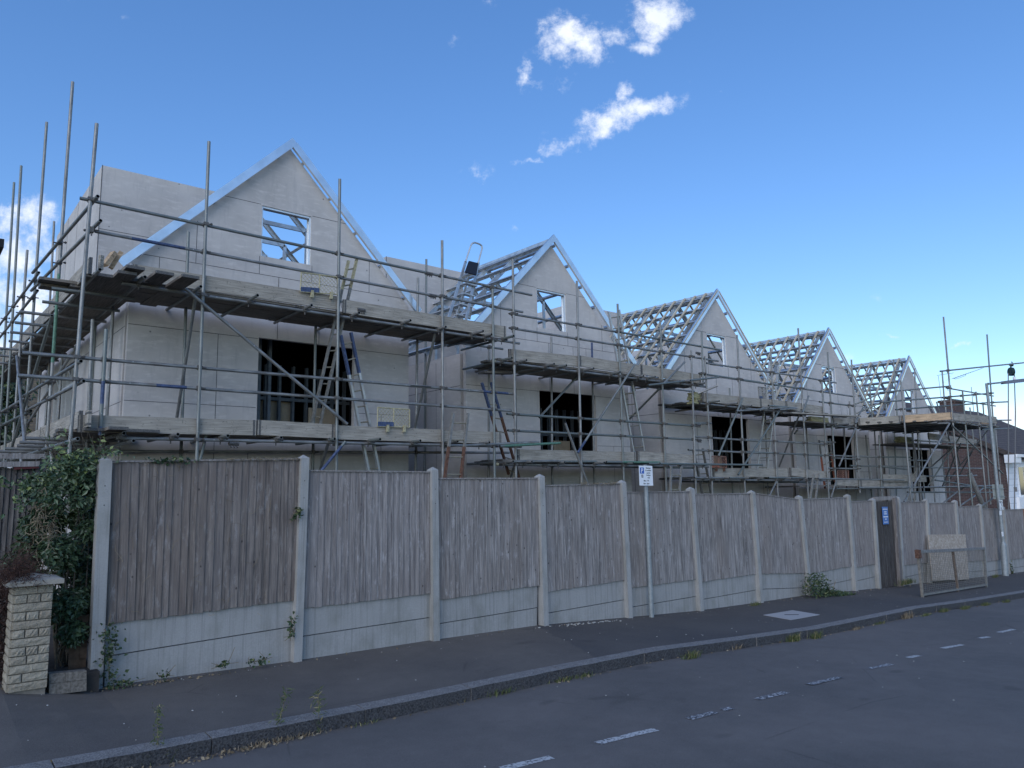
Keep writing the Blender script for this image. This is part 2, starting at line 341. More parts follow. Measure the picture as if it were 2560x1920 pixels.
# ------------------------------------------------------------------ mesh helpers
class MB:
    def __init__(s): s.v = []; s.f = []; s.m = []; s.sh = []; s.cur = 0; s.shade = .5
    def add(s, vs, fs):
        b = len(s.v); s.v += [tuple(x) for x in vs]
        for f in fs: s.f.append([b+i for i in f]); s.m.append(s.cur); s.sh.append(s.shade)
        return s
    def hexa(s, p):   # p: 8 points, bottom ring then top ring
        return s.add(p, [(0, 3, 2, 1), (4, 5, 6, 7), (0, 1, 5, 4), (1, 2, 6, 5), (2, 3, 7, 6), (3, 0, 4, 7)])
    def box(s, x0, x1, y0, y1, z0, z1):
        return s.hexa([(x0, y0, z0), (x1, y0, z0), (x1, y1, z0), (x0, y1, z0), (x0, y0, z1), (x1, y0, z1), (x1, y1, z1), (x0, y1, z1)])
    def beam(s, a, b, w_, h_, upv=(0, 0, 1)):
        a = Vector(a); b = Vector(b); d = (b-a).normalized(); u = Vector(upv); sd_ = d.cross(u)
        if sd_.length < 1e-4: sd_ = d.cross(Vector((1, 0, 0)))
        sd_.normalize(); u = sd_.cross(d); p = []
        for q in (a, b):
            for (i, j) in ((-1, -1), (1, -1), (1, 1), (-1, 1)): p.append(q+sd_*(i*w_/2)+u*(j*h_/2))
        return s.hexa([p[0], p[1], p[2], p[3], p[4], p[5], p[6], p[7]])
    def chan(s, a, b, w_, h_, upv=(0, 0, 1), t=.006, flip=1):   # C section: web plus two flanges
        a = Vector(a); b = Vector(b); d = (b-a).normalized(); u = Vector(upv); sd_ = d.cross(u).normalized(); u = sd_.cross(d)
        s.beam(a-sd_*flip*w_/2, b-sd_*flip*w_/2, t, h_, upv)
        for k in (-1, 1): s.beam(a+u*(k*(h_/2-t/2))+sd_*flip*t*.5, b+u*(k*(h_/2-t/2))+sd_*flip*t*.5, w_, t, upv)
        return s
    def cyl(s, a, b, r, n=8, r2=None, cap=True):
        a = Vector(a); b = Vector(b); d = (b-a).normalized(); u = d.orthogonal().normalized(); w2 = d.cross(u); r2 = r if r2 is None else r2
        vs = [a+(u*math.cos(t)+w2*math.sin(t))*r for t in [i*math.tau/n for i in range(n)]] + [b+(u*math.cos(t)+w2*math.sin(t))*r2 for t in [i*math.tau/n for i in range(n)]]
        fs = [(i, (i+1) % n, n+(i+1) % n, n+i) for i in range(n)]
        if cap: fs += [tuple(range(n))[::-1], tuple(range(n, 2*n))]
        return s.add(vs, fs)
    def path(s, pts, r, n=6, r2=None):
        m = len(pts)
        for i in range(m-1):
            ra = r if r2 is None else r+(r2-r)*i/(m-1); rb = r if r2 is None else r+(r2-r)*(i+1)/(m-1)
            s.cyl(pts[i], pts[i+1], ra, n, rb)
        return s
    def build(s, name, mats, parent=None, origin=None, smooth=False, rot=None):
        me = bpy.data.meshes.new(name)
        if origin is None: origin = Vector(s.v[0]) if parent is None else parent['_o']
        origin = Vector(origin)
        vs = s.v
        if rot is not None:
            ri = rot.to_3x3().inverted(); vs = [tuple(ri @ (Vector(v)-origin)) for v in s.v]
        else: vs = [tuple(Vector(v)-origin) for v in s.v]
        me.from_pydata(vs, [], s.f)
        if not isinstance(mats, (list, tuple)): mats = [mats]
        for m_ in mats: me.materials.append(m_)
        me.polygons.foreach_set('material_index', s.m)
        at = me.attributes.new('shade', 'FLOAT', 'FACE'); at.data.foreach_set('value', s.sh)
        if smooth: me.polygons.foreach_set('use_smooth', [True]*len(s.f))
        me.update()
        o = bpy.data.objects.new(name, me); COL.objects.link(o)
        o['_o'] = tuple(origin)
        po = Vector(parent['_o']) if parent else Vector()
        if parent is not None: o.parent = parent
        if rot is not None: o.matrix_basis = Matrix.Translation(origin-po) @ rot.to_4x4()
        else: o.location = origin-po
        return o
def thing(name, loc, label, cat, group=None):
    o = bpy.data.objects.new(name, None); COL.objects.link(o); o.location = loc; o['_o'] = tuple(loc); o['label'] = label; o['category'] = cat; o.empty_display_size = .2
    if group: o['group'] = group
    return o
def tag(o, label, cat, group=None):
    o['label'] = label; o['category'] = cat
    if group: o['group'] = group
    return o
def struct(o): o['kind'] = 'structure'; return o
def stuff(o, label=None, cat=None):
    o['kind'] = 'stuff'
    if label: o['label'] = label; o['category'] = cat
    return o
def basis(d, upv=Vector((0, 0, 1))):       # rotation whose X runs along d
    d = Vector(d).normalized(); s_ = upv.cross(d)
    if s_.length < 1e-4: s_ = Vector((0, 1, 0))
    s_.normalize(); t_ = d.cross(s_); return Matrix((d, s_, t_)).transposed()
def zbasis(d):
    d = Vector(d).normalized(); u = d.orthogonal().normalized(); return Matrix((u, d.cross(u), d)).transposed()

# ------------------------------------------------------------------ ground levels
GX = [(-60, 0.2), (-10, -1.40), (1.7, -1.865), (3.77, -1.93), (5.7, -1.96), (7.64, -2.01), (9.51, -2.13), (11.4, -2.24), (13.3, -2.30), (15.26, -2.35), (17.2, -2.46), (18.4, -2.52), (27, -2.92), (45, -3.6), (80, -4.2), (400, -4.4)]
def G(x):
    for (a, za), (b, zb) in zip(GX, GX[1:]):
        if x <= b: return za+(zb-za)*(x-a)/(b-a)
    return GX[-1][1]
FY = 8.5; KY = 6.475
def zpave(x, y): return G(x)-.018*(FY-y)+.13*max(0, min(1, (1.7-x)/.8))*max(0, min(1, (y-KY)/1.6))
def zkerb(x): return zpave(x, KY)
def zroad(x, y): return zkerb(x)-.13+.022*(KY-.12-y)
def hit(u, v, zf):                       # where the sight line meets a ground surface zf(x, y)
    r = ray(u, v); t = .5
    for _ in range(60):
        p = r*(t/F); dz_ = p.z-zf(p.x, p.y); t += dz_/(-r.z/F)*.8
    return r*(t/F)
xs = [-60, -30, -10, -4, -1, 0, .45, .9, 1.3]+[1.7+i*.96 for i in range(30)]+[31, 34, 38, 45, 60, 80, 120, 200, 400]
def strip(ys, zf, name, m):
    b = MB(); n = len(ys)
    vs = [(x, y, zf(x, y)) for x in xs for y in ys]; fs = []
    for i in range(len(xs)-1):
        for j in range(n-1): fs.append((i*n+j, (i+1)*n+j, (i+1)*n+j+1, i*n+j+1))
    b.add(vs, fs); return struct(b.build(name, m, origin=(0, 0, 0)))
strip([-60, -20, -8, -3, 0, 2, 4, 5.5, KY-.11], zroad, 'road', M['road'])
strip([KY+.02, 7, 7.6, 8.1, FY+.1], zpave, 'pavement', M['pave'])
strip([FY+.1, 10, 14, 20, 60, 400], lambda x, y: G(x)-.06-(0 if y < 60 else .0), 'ground', M['soil'])
# kerb: rock-faced granite stones
b = MB(); x = -20.0
while x < 60:
    l_ = random.uniform(1.05, 1.5) if x < 20 else 2.5
    n_ = 6; yj = random.uniform(-.008, .008)
    for i in range(n_):
        xa = x+.006+(l_-.012)*i/n_; xb = x+.006+(l_-.012)*(i+1)/n_
        def fo(q): return noise.noise(Vector((q*3.1, 2.2, 0)))*.022
        za, zb = zkerb(xa)+.004, zkerb(xb)+.004
        ya, yb = KY-.125+yj, KY-.125+yj
        b.hexa([(xa, ya+fo(xa), za-.32), (xb, yb+fo(xb), zb-.32), (xb, KY+.03, zb-.32), (xa, KY+.03, za-.32), (xa, ya-.015+fo(xa+5), za-.012), (xb, yb-.015+fo(xb+5), zb-.012), (xb, KY+.03, zb), (xa, KY+.03, za)])
    x += l_
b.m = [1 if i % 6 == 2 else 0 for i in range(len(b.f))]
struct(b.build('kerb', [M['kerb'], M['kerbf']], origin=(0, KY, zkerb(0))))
# worn bay markings
dash = [((1085, 1661), (1192, 1636), 0), ((1291, 1606), (1417, 1576), 0), ((1488, 1553), (1545, 1539), 1), ((1560, 1534), (1582, 1530), 1), ((1635, 1511), (1699, 1496), 1),
        ((1748, 1479), (1817, 1463), 1), ((1877, 1445), (1925, 1435), 1), ((1961, 1421), (1985.5, 1416.5), 0), ((2035, 1401), (2079, 1393), 0), ((2117, 1379), (2136, 1376), 0), ((2158, 1366.5), (2191, 1359.5), 0),
        ((2180, 1293), (2212, 1289), 0)]
for i, (a, c, wn) in enumerate(dash):
    pa, pc = hit(*a, zroad), hit(*c, zroad); d_ = (pc-pa).normalized(); s_ = Vector((-d_.y, d_.x, 0))*.043
    b = MB(); n_ = 5
    vs = []
    for k_ in range(n_+1):
        q = pa.lerp(pc, k_/n_)
        for sg in (-1, 1):
            e = q+s_*sg+Vector((random.uniform(-.006, .006), random.uniform(-.006, .006), 0)); vs.append((e.x, e.y, zroad(e.x, e.y)+.004))
    b.add(vs, [(2*k_, 2*k_+2, 2*k_+3, 2*k_+1) for k_ in range(n_)]); struct(b.build('road_marking', M['mark2'] if wn else M['mark'], origin=vs[0]))
# inspection cover
ps = [hit(*q, zpave) for q in ((1649, 1329), (1711.6, 1318.7), (1770.8, 1328.3), (1708.4, 1339.6))]
cv = thing('inspection_cover', ps[0], 'pale concrete square inspection cover set flush in the pavement', 'manhole cover')
b = MB(); b.add([p+Vector((0, 0, .006)) for p in ps]+[p-Vector((0, 0, .03)) for p in ps], [(0, 1, 2, 3)[::-1], (0, 1, 5, 4), (1, 2, 6, 5), (2, 3, 7, 6), (3, 0, 4, 7)]); b.build('cover_plate', M['cover'], cv)
c_ = sum(ps, Vector())/4+Vector((0, 0, .008)); e1 = (ps[2]-ps[0]).normalized()
b = MB(); b.beam(c_-e1*.13, c_+e1*.13, .03, .004); b.build('lifting_slot', M['black'], cv)

# ------------------------------------------------------------------ street fence
fen = thing('garden_fence', W(205, 1487, FY), 'long weathered grey feather-edge board fence with concrete posts and gravel boards', 'fence')
panels = [  # top L, top R, foot L, foot R, gravel joint L, R, ground L, R
 ((240, 998.5), (652, 992.5), (228, 1349), (640, 1296), (228, 1419), (640, 1353), (228, 1478), (640, 1419)),
 ((662, 1017.5), (934, 1020.7), (651, 1315), (935, 1280.5), (651, 1375.6), (935, 1333.5), (650, 1416), (935, 1387)),
 ((946, 1034.8), (1160, 1034), (946, 1296), (1162, 1264.5), (946, 1348.5), (1162, 1313), (946, 1381), (1162, 1352)),
 ((1176, 1050), (1343, 1045), (1180, 1278.8), (1353, 1252.6), (1181, 1325.5), (1355, 1295), (1181, 1348), (1356, 1334)),
 ((1352, 1064.3), (1495, 1062.2), (1361, 1270.5), (1508, 1250.6), (1363, 1312.3), (1511, 1287.6), (1363, 1335), (1512, 1322.5)),
 ((1503, 1068.5), (1625, 1066.6), (1516, 1256.7), (1636, 1239), (1518, 1295.3), (1639, 1274), (1519, 1323), (1641, 1309)),
 ((1632, 1067), (1730, 1080.5), (1642, 1239.3), (1745, 1238), (1645, 1273), (1747, 1269.5), (1646, 1304.5), (1749, 1286)),
 ((1733, 1080), (1832, 1075), (1749, 1239), (1843, 1222.4), (1752, 1271), (1845, 1251.4), (1752, 1285), (1846, 1280)),
 ((1834, 1085), (1885, 1082), (1845, 1226.6), (1895, 1217), (1848, 1256.2), (1896, 1245), (1849, 1279), (1897, 1271)),
 None,
 ((1941, 1086), (1998, 1083.8), (1950, 1221.5), (2006, 1216), (1951, 1248.5), (2007, 1236), (1952, 1268), (2008, 1257)),
 ((2002, 1087.7), (2064, 1086.4), (2009, 1217), (2072, 1213), (2010, 1238), (2073, 1233), (2010, 1257), (2074, 1251)),
 ((2065, 1095.7), (2118, 1092.7), (2073, 1214), (2130, 1211), (2074, 1236), (2131, 1233), (2075, 1252), (2131, 1251)),
 ((2119, 1099.5), (2168, 1098.5), (2131, 1213.5), (2180, 1207), (2132, 1235.5), (2181, 1227.5), (2132, 1251), (2182, 1245)),
 ((2168, 1101.7), (2216, 1100), (2180, 1209.6), (2228, 1203), (2181, 1228.5), (2229, 1221), (2182, 1244), (2230, 1238)),
 ((2216, 1104), (2256, 1103), (2229, 1206), (2268, 1201), (2230, 1224), (2269, 1218), (2231, 1240), (2270, 1235))]
for pi, P in enumerate(panels):
    if P is None: continue
    q = [W(*c, FY) for c in P]; tl, tr, fl, fr, jl, jr, gl, gr = q
    b = MB(); wd = (tr.x-tl.x); nb = max(6, int(round(wd/(.088 if pi == 0 else .08))))
    rr = random.Random(pi*11+3); cuts = [0]
    for i in range(nb): cuts.append(cuts[-1]+rr.uniform(.78, 1.2))
    cuts = [c/cuts[-1] for c in cuts]
    for i in range(nb):
        a, c = cuts[i], cuts[i+1]; b.shade = rr.random(); dz_ = rr.uniform(-.012, .004); zb_ = rr.uniform(-.006, .006); th = rr.uniform(.011, .017)
        ov = .012
        T0 = tl.lerp(tr, a); T1 = tl.lerp(tr, c); B0 = fl.lerp(fr, a); B1 = fl.lerp(fr, c)
        ln = rr.uniform(-.004, .004)
        y0 = FY+.004; 
        b.hexa([(B0.x, y0-.004, B0.z+zb_), (B1.x+ov, y0-th-.002, B1.z+zb_), (B1.x+ov, y0+.012, B1.z+zb_), (B0.x, y0+.012, B0.z+zb_),
                (T0.x+ln, y0-.004, T0.z+dz_), (T1.x+ov+ln, y0-th-.002, T1.z+dz_), (T1.x+ov+ln, y0+.012, T1.z+dz_), (T0.x+ln, y0+.012, T0.z+dz_)])
    b.build('fence_panel', M['fence_brown'] if pi == 0 else M['fence'], fen)
    b = MB(); b.shade = .8; b.beam((tl.x, FY+.0, tl.z+.006), (tr.x, FY+.0, tr.z+.006), .05, .018)
    for fz in (.12, .5, .88): b.beam((tl.x, FY+.035, tl.z*(1-fz)+fl.z*fz), (tr.x, FY+.035, tr.z*(1-fz)+fr.z*fz), .036, .04)
    b.build('capping_rail', M['fence'], fen)
    b = MB(); e_ = .004
    def gb(a0, a1, c0, c1, y):
        b.hexa([(c0.x, y, c0.z), (c1.x, y, c1.z), (c1.x, y+.05, c1.z), (c0.x, y+.05, c0.z), (a0.x, y, a0.z), (a1.x, y, a1.z), (a1.x, y+.05, a1.z), (a0.x, y+.05, a0.z)])
    up_ = Vector((0, 0, .006)); gb(fl+Vector((0, 0, .03)), fr+Vector((0, 0, .03)), jl+up_, jr+up_, FY+.018)
    b.build('gravel_board', M['conc'], fen)
    b = MB(); gb(jl-up_, jr-up_, gl-Vector((0, 0, .12)), gr-Vector((0, 0, .12)), FY+.024); b.build('gravel_board', M['conc'], fen)
posts = [((228, 988), (206, 1487), .115), ((657.5, 984), (640.5, 1428), .1), ((937, 1010), (940.5, 1384), .1), ((1168, 1025), (1177, 1346), .1), ((1345, 1038), (1360, 1335), .1),
         ((1493.5, 1053), (1515, 1323), .1), ((1625, 1060), (1644, 1306), .1), ((1727.5, 1070.5), (1750.5, 1287), .1), ((1832, 1068), (1849, 1280), .1), ((1886, 1076.5), (1899, 1272), .1),
         ((1940, 1073), (1950.5, 1268), .1), ((2001.5, 1078), (2009, 1256), .1), ((2064, 1080.5), (2075, 1252), .1), ((2117, 1088.5), (2131, 1251), .1), ((2167, 1094), (2180, 1245), .1)]
for i, (t_, b_, wd) in enumerate(posts):
    T, B = W(*t_, FY-.03), W(*b_, FY-.03); b = MB(); B = B-Vector((0, 0, .15)); h2 = wd/2; yf, yb = FY-.065, FY+.065
    b.hexa([(B.x-h2, yf, B.z), (B.x+h2, yf, B.z), (B.x+h2, yb, B.z), (B.x-h2, yb, B.z), (T.x-h2, yf, T.z-.03), (T.x+h2, yf, T.z-.03), (T.x+h2, yb, T.z-.03), (T.x-h2, yb, T.z-.03)])
    # weathered top
    c4 = [(T.x-h2, yf, T.z-.03), (T.x+h2, yf, T.z-.03), (T.x+h2, yb, T.z-.03), (T.x-h2, yb, T.z-.03)]; b.add(c4+[(T.x, FY, T.z+.012)], [(0, 1, 4), (1, 2, 4), (2, 3, 4), (3, 0, 4)])
    b.cur = 1
    for fz in (.12, .2): 
        q = T.lerp(B, fz); b.cyl((q.x, yf-.001, q.z), (q.x, yf+.002, q.z), .006, 8)
    b.cur = 0
    b.build('fence_post', [M['post'], M['black']], fen)
# orange-stained end post in the distance
T, B = W(2210.5, 1099, FY), W(2222, 1238, FY); b = MB(); b.shade = .2; b.hexa([(B.x-.06, FY-.07, B.z), (B.x+.06, FY-.07, B.z), (B.x+.06, FY+.05, B.z), (B.x-.06, FY+.05, B.z), (T.x-.06, FY-.07, T.z), (T.x+.06, FY-.07, T.z), (T.x+.06, FY+.05, T.z), (T.x-.06, FY+.05, T.z)])
b.build('fence_post', mat('brown_stained_wood', plain((.26, .12, .07), .2)), fen)
# narrow dark gate
gt = thing('side_gate', W(1903, 1272, FY), 'narrow dark slatted wooden gate between concrete posts with blue notice on it', 'gate')
tl, tr, fl, fr = W(1889, 1084, FY), W(1932, 1082, FY), W(1902, 1272, FY), W(1943, 1266, FY); b = MB()
for i in range(9):
    a, c = i/9, (i+.82)/9; b.shade = random.random()
    A, B_, C_, D_ = fl.lerp(fr, a), fl.lerp(fr, c), tl.lerp(tr, c), tl.lerp(tr, a)
    b.hexa([(A.x, FY-.02, A.z+.02), (B_.x, FY-.02, B_.z+.02), (B_.x, FY, B_.z+.02), (A.x, FY, A.z+.02), (D_.x, FY-.02, D_.z), (C_.x, FY-.02, C_.z), (C_.x, FY, C_.z), (D_.x, FY, D_.z)])
b.build('slats', M['gate'], gt)
b = MB(); b.box(min(fl.x, tl.x), max(tr.x, fr.x), FY+.002, FY+.03, fl.z+.05, tl.z-.02); b.build('backing_board', M['gate'], gt)
b = MB(); b.shade = .9; b.beam((tl.x-.03, FY, tl.z+.07), (tr.x+.1, FY, tr.z+.08), .06, .09); b.build('lintel_rail', M['fence'], gt)
T, B = W(1931, 1075, FY-.04), W(1943, 1268, FY-.04); b = MB(); b.shade = .35; b.hexa([(B.x-.06, FY-.1, B.z-.1), (B.x+.05, FY-.1, B.z-.1), (B.x+.05, FY+.02, B.z-.1), (B.x-.06, FY+.02, B.z-.1), (T.x-.06, FY-.1, T.z), (T.x+.05, FY-.1, T.z), (T.x+.05, FY+.02, T.z), (T.x-.06, FY+.02, T.z)]); b.build('gate_post', mat('brown_gate_post', f_fence(.75), .9), gt)
def quadplate(pts, th, name, m, parent, off=0):
    b = MB(); n_ = (pts[1]-pts[0]).cross(pts[3]-pts[0]).normalized()
    if n_.y > 0: n_ = -n_
    f_ = [p+n_*(off+th) for p in pts]; k_ = [p+n_*off for p in pts]
    b.add(f_+k_, [(0, 1, 2, 3), (7, 6, 5, 4), (0, 4, 5, 1), (1, 5, 6, 2), (2, 6, 7, 3), (3, 7, 4, 0)]); return b.build(name, m, parent) if name else b
sp = [W(u, v, FY-.05) for u, v in ((1904.6, 1094.7), (1916.9, 1094.7), (1919.8, 1132), (1907.6, 1133))]
nn = thing('notice', sp[3], 'small blue notice with white lines of print on the dark gate', 'sign')
quadplate(sp, .006, 'notice_plate', M['signblue2'], nn)
for (v0, v1, a, c) in ((.12, .155, .08, .92), (.27, .32, .3, .72), (.385, .43, .28, .75), (.55, .60, .12, .9), (.68, .73, .4, .62), (.86, .89, .2, .85)):
    def q_(s, t): return sp[0].lerp(sp[1], s).lerp(sp[3].lerp(sp[2], s), t)
    quadplate([q_(a, v0), q_(c, v0), q_(c, v1), q_(a, v1)], .002, 'print_line', M['signw'], nn, .007)

# ------------------------------------------------------------------ parking sign
def text_mesh(txt, size, pos, xdir, ydir, m, parent, name='lettering', align='CENTER'):
    cu = bpy.data.curves.new('t', 'FONT'); cu.body = txt; cu.size = size; cu.align_x = align; cu.extrude = .0006; cu.resolution_u = 2; cu.offset = size*.012
    to = bpy.data.objects.new('t', cu); COL.objects.link(to); dg = bpy.context.evaluated_depsgraph_get(); me = bpy.data.meshes.new_from_object(to.evaluated_get(dg)); bpy.data.objects.remove(to)
    me.materials.clear(); me.materials.append(m); o = bpy.data.objects.new(name, me); COL.objects.link(o); o.parent = parent
    zd = xdir.cross(ydir); mm = Matrix((xdir, ydir, zd)).transposed().to_4x4(); o.matrix_basis = Matrix.Translation(pos-Vector(parent['_o'])) @ mm; o['_o'] = tuple(pos); return o
PB, PT = W(1407.5, 1330, 8.36), W(1393, 1004, 8.36)
pk = thing('parking_sign', PB, 'grey post with white permit parking sign, standing before the fence', 'sign')
b = MB(); b.cyl(PB-Vector((0, 0, .1)), PB.lerp(PT, .17), .042, 14); b.cyl(PB.lerp(PT, .17), PT, .038, 14); b.cyl(PB.lerp(PT, .165), PB.lerp(PT, .178), .044, 14); b.build('pole', M['grey'], pk, smooth=False)
sp = [W(u, v, 8.30) for u, v in ((1379.7, 1005.9), (1408.6, 1006.5), (1410.6, 1049), (1381.5, 1048.7))]
pl = quadplate(sp, .004, 'sign_plate', M['signw'], pk)
xd = (sp[1]-sp[0]).normalized(); zd = xd.cross((sp[0]-sp[3]).normalized()).normalized(); yd = zd.cross(xd)
wS, hS = (sp[1]-sp[0]).length, (sp[0]-sp[3]).length
def sq(s, t): return sp[0].lerp(sp[1], s).lerp(sp[3].lerp(sp[2], s), t)
fo = zd*.0055
for i, (tx, t) in enumerate((('Business', .145), ('& resident', .265), ('permit', .39), ('holders', .51), ('only', .63))):
    text_mesh(tx, hS*.105, sq(.68, t)+fo, xd, yd, M['black'], pl)
for tx, t in (('Mon - Fri', .79), ('8am - 6pm', .93)): text_mesh(tx, hS*.105, sq(.5, t)+fo, xd, yd, M['black'], pl)
bp = quadplate([sq(.06, .09), sq(.36, .09), sq(.36, .40), sq(.06, .40)], .001, 'blue_panel', M['signblue'], pl, .0045)
text_mesh('P', hS*.33, sq(.21, .36)+zd*.0065, xd, yd, M['signw'], pl, 'letter_p')
quadplate([sq(.16, .45), sq(.28, .45), sq(.28, .60), sq(.16, .60)], .001, 'zone_panel', M['black'], pl, .0045)
quadplate([sq(.205, .47), sq(.235, .47), sq(.235, .58), sq(.205, .58)], .001, 'zone_mark', M['signw'], pl, .006)

# ------------------------------------------------------------------ houses
WY = 12.3
apex = [(5.12, 6.27), (11.50, 5.81), (17.89, 5.54), (24.24, 5.20), (30.51, 4.86)]
hl = ['nearest grey-boarded gabled house under construction, its tall front gable leftmost in the row',
      'second gabled house from the left, open silver steel roof frame beside the stepladder',
      'middle gabled house of the row, steel and timber battened roof frame, square gable window',
      'fourth gabled house from the left, slender boarded gable with battened open roof',
      'farthest and smallest gabled house of the row, behind the high timber loading platform']
def slices(b, lo, hi, cuts, top, holes, axis, t0, t1, zb, joints=None):
    """solid wall made of upright slices; holes = (a0, a1, z0, z1)"""
    cs = sorted(set([lo, hi]+[c for c in cuts if lo < c < hi]+[h_[i] for h_ in holes for i in (0, 1)]))
    for a, c in zip(cs, cs[1:]):
        m_ = (a+c)/2; hs_ = sorted([h_ for h_ in holes if h_[0]-1e-6 <= m_ <= h_[1]+1e-6], key=lambda q: q[2]); z = zb; segs = []
        for h_ in hs_: segs.append((z, z, h_[2], h_[2])); z = h_[3]
        segs.append((z, z, top(a), top(c)))
        for (z0, z1, z2, z3) in segs:
            if axis == 'x': p = [(a, t0, z0), (c, t0, z1), (c, t1, z1), (a, t1, z0), (a, t0, z2), (c, t0, z3), (c, t1, z3), (a, t1, z2)]
            else: p = [(t0, a, z0), (t1, a, z0), (t1, c, z1), (t0, c, z1), (t0, a, z2), (t1, a, z2), (t1, c, z3), (t0, c, z3)]
            b.hexa(p)
for k, (cx, za) in enumerate(apex):
    zo = za-6.27; gz = G(cx)-.5
    H = thing('terraced_house', (cx, WY, G(cx)), hl[k], 'house', 'gabled houses under construction')
    hw = 2.5; wa = za-(.12 if k == 0 else .19)                           # wall apex
    ez = 3.33+zo                                     # wall height at the corners
    def top(x, cx=cx, wa=wa): return wa-abs(x-cx)*1.035
    win = (cx-.48, cx+.43, 4.06+zo, 4.97+zo); opn = (cx-.47, cx+1.33, .98+zo, 2.62+zo)
    b = MB(); slices(b, cx-hw, cx+hw, [cx], top, [win, opn], 'x', WY, WY+.09, gz)
    # joints between the cement sheets and the dark bead on the corners
    b.cur = 1
    jt = .0045 if k < 2 else .006
    def hj(z, x0, x1): b.box(x0, x1, WY-.0015, WY+.002, z+zo-jt, z+zo+jt)
    def vj(x, z0, z1): b.box(cx+x-jt, cx+x+jt, WY-.0015, WY+.002, z0+zo, z1+zo)
    def xr(z): return max(0, (wa-(z+zo))/1.035)
    hj(4.985, cx-xr(4.985), cx-.5); hj(4.985, cx+.45, cx+xr(4.985))
    hj(3.73, cx-min(hw, xr(3.73)), cx+min(hw, xr(3.73))); hj(2.60, cx-hw, cx-.49); hj(2.60, cx+1.35, cx+hw); hj(1.42, cx-hw, cx-.49); hj(1.42, cx+1.35, cx+hw)
    vj(-.5, 3.73, 4.05); vj(.46, 3.73, 4.05); vj(-1.55, 3.73, 4.45); vj(1.62, 3.73, 4.38); vj(-.15, 3.35, 3.73); vj(1.05, 3.35, 3.73); vj(-2.1, 3.35, 3.73)
    vj(-.15, 2.63, 3.73); vj(.62, 2.63, 3.73); vj(-1.15, -2.2, 2.6); vj(-.6, -2.2, .7); vj(.7, -2.2, .7); vj(1.9, -2.2, 1.42)
    b.cur = 0
    b.build('gable_wall', [M['cement'], M['joint']], H)
    for sx in (-1, 1):                                # side walls with a ground floor opening towards the passage
        xo, xi = cx+sx*hw, cx+sx*(hw-.2)
        b = MB(); holes = [(12.55, 13.7, gz, .42+zo)] if not (k == 0 and sx == -1) else []
        if sx == -1: holes.append((16.2, 19.4, 1.1+zo, 2.65+zo))
        slices(b, WY+.2, 21.0, [15.8], lambda y: ez-.05, holes, 'y', min(xo, xi), max(xo, xi), gz)
        b.cur = 1
        for z in (2.6, 1.42): b.box(min(xo, xo+sx*.002), max(xo, xo+sx*.002), WY+.2, 15.8, z+zo-jt, z+zo+jt)
        for y in (13.4, 14.6): b.box(min(xo, xo+sx*.002), max(xo, xo+sx*.002), y-jt, y+jt, .5+zo, 3.2+zo)
        b.cur = 0; b.build('side_wall', [M['cement'], M['joint']], H)
    # rear block rising left of the ridge
    bt = za+(.18 if k == 0 else -.01); b = MB()
    b.box(cx-2.37, cx+(.0 if k else .1), 15.8, 21.0, ez-.05, bt)
    b.cur = 1; b.box(cx-2.37, cx, 15.797, 15.8, bt-1.30, bt-1.29); b.box(cx-2.376, cx-2.364, 15.794, 15.802, ez, bt+.004)
    for y in (17, 18.2, 19.4): b.box(cx-2.373, cx-2.37, y, y+.01, ez, bt)
    b.cur = 0; b.build('rear_block', [M['cement'], M['joint']], H)
    def flush(b_, H=H, nm='wall_stud', m=M['stud_in']):
        if b_.v: b_.build(nm, m, H)
        return MB()
    # floors, ceiling and partitions keep the rooms dark
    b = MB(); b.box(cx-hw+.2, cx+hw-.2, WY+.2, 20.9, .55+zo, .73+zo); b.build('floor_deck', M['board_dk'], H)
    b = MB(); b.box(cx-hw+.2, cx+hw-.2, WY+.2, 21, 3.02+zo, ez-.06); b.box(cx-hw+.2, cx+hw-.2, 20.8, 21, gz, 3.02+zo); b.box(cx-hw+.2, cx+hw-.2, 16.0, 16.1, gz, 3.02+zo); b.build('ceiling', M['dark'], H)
    b = MB()
    for x in [cx-.42+.2*i for i in range(3)]: b = flush(b); b.chan((x, 12.9+.15*(x-cx+.4), .73+zo), (x, 12.9+.15*(x-cx+.4), 2.9+zo), .05, .09, (0, 1, 0))
    for i in range(10): b = flush(b); b.chan((cx-.1+i*.27, 13.6, .73+zo), (cx-.1+i*.27, 13.6, 2.4+zo), .04, .08, (0, 1, 0))
    for z in (1.15, 1.75): b = flush(b); b.beam((cx-.2, 13.58, z+zo), (cx+2.2, 13.58, z+zo), .03, .06)
    flush(b)
    b = MB(); b.box(cx-.1, cx+.75, 13.7, 13.72, .73+zo, 1.72+zo); b.build('sheathing', M['plaster'], H); b = MB(); b.box(cx+.95, cx+1.5, 13.4, 13.42, .73+zo, 1.6+zo); b.build('sheathing', M['plaster'], H)
    b = MB(); sm_ = mat('bright_stud', plain((.6, .62, .62), .1), .5, .3) if k == 0 else M['stud']
    for i in range(7):
        b = flush(b, H, 'side_stud', sm_); y = 16.3+i*.5; b.chan((cx-hw+.1, y, 1.1+zo), (cx-hw+.1, y, 2.65+zo), .06, .09, (0, 1, 0))
        if i < 6: b.beam((cx-hw+.1, y, 2.3+zo), (cx-hw+.1, y+.5, 2.62+zo), .03, .04)
    b.beam((cx-hw+.1, 16.2, 2.25+zo), (cx-hw+.1, 19.4, 2.25+zo), .07, .06); flush(b, H, 'side_stud', sm_)
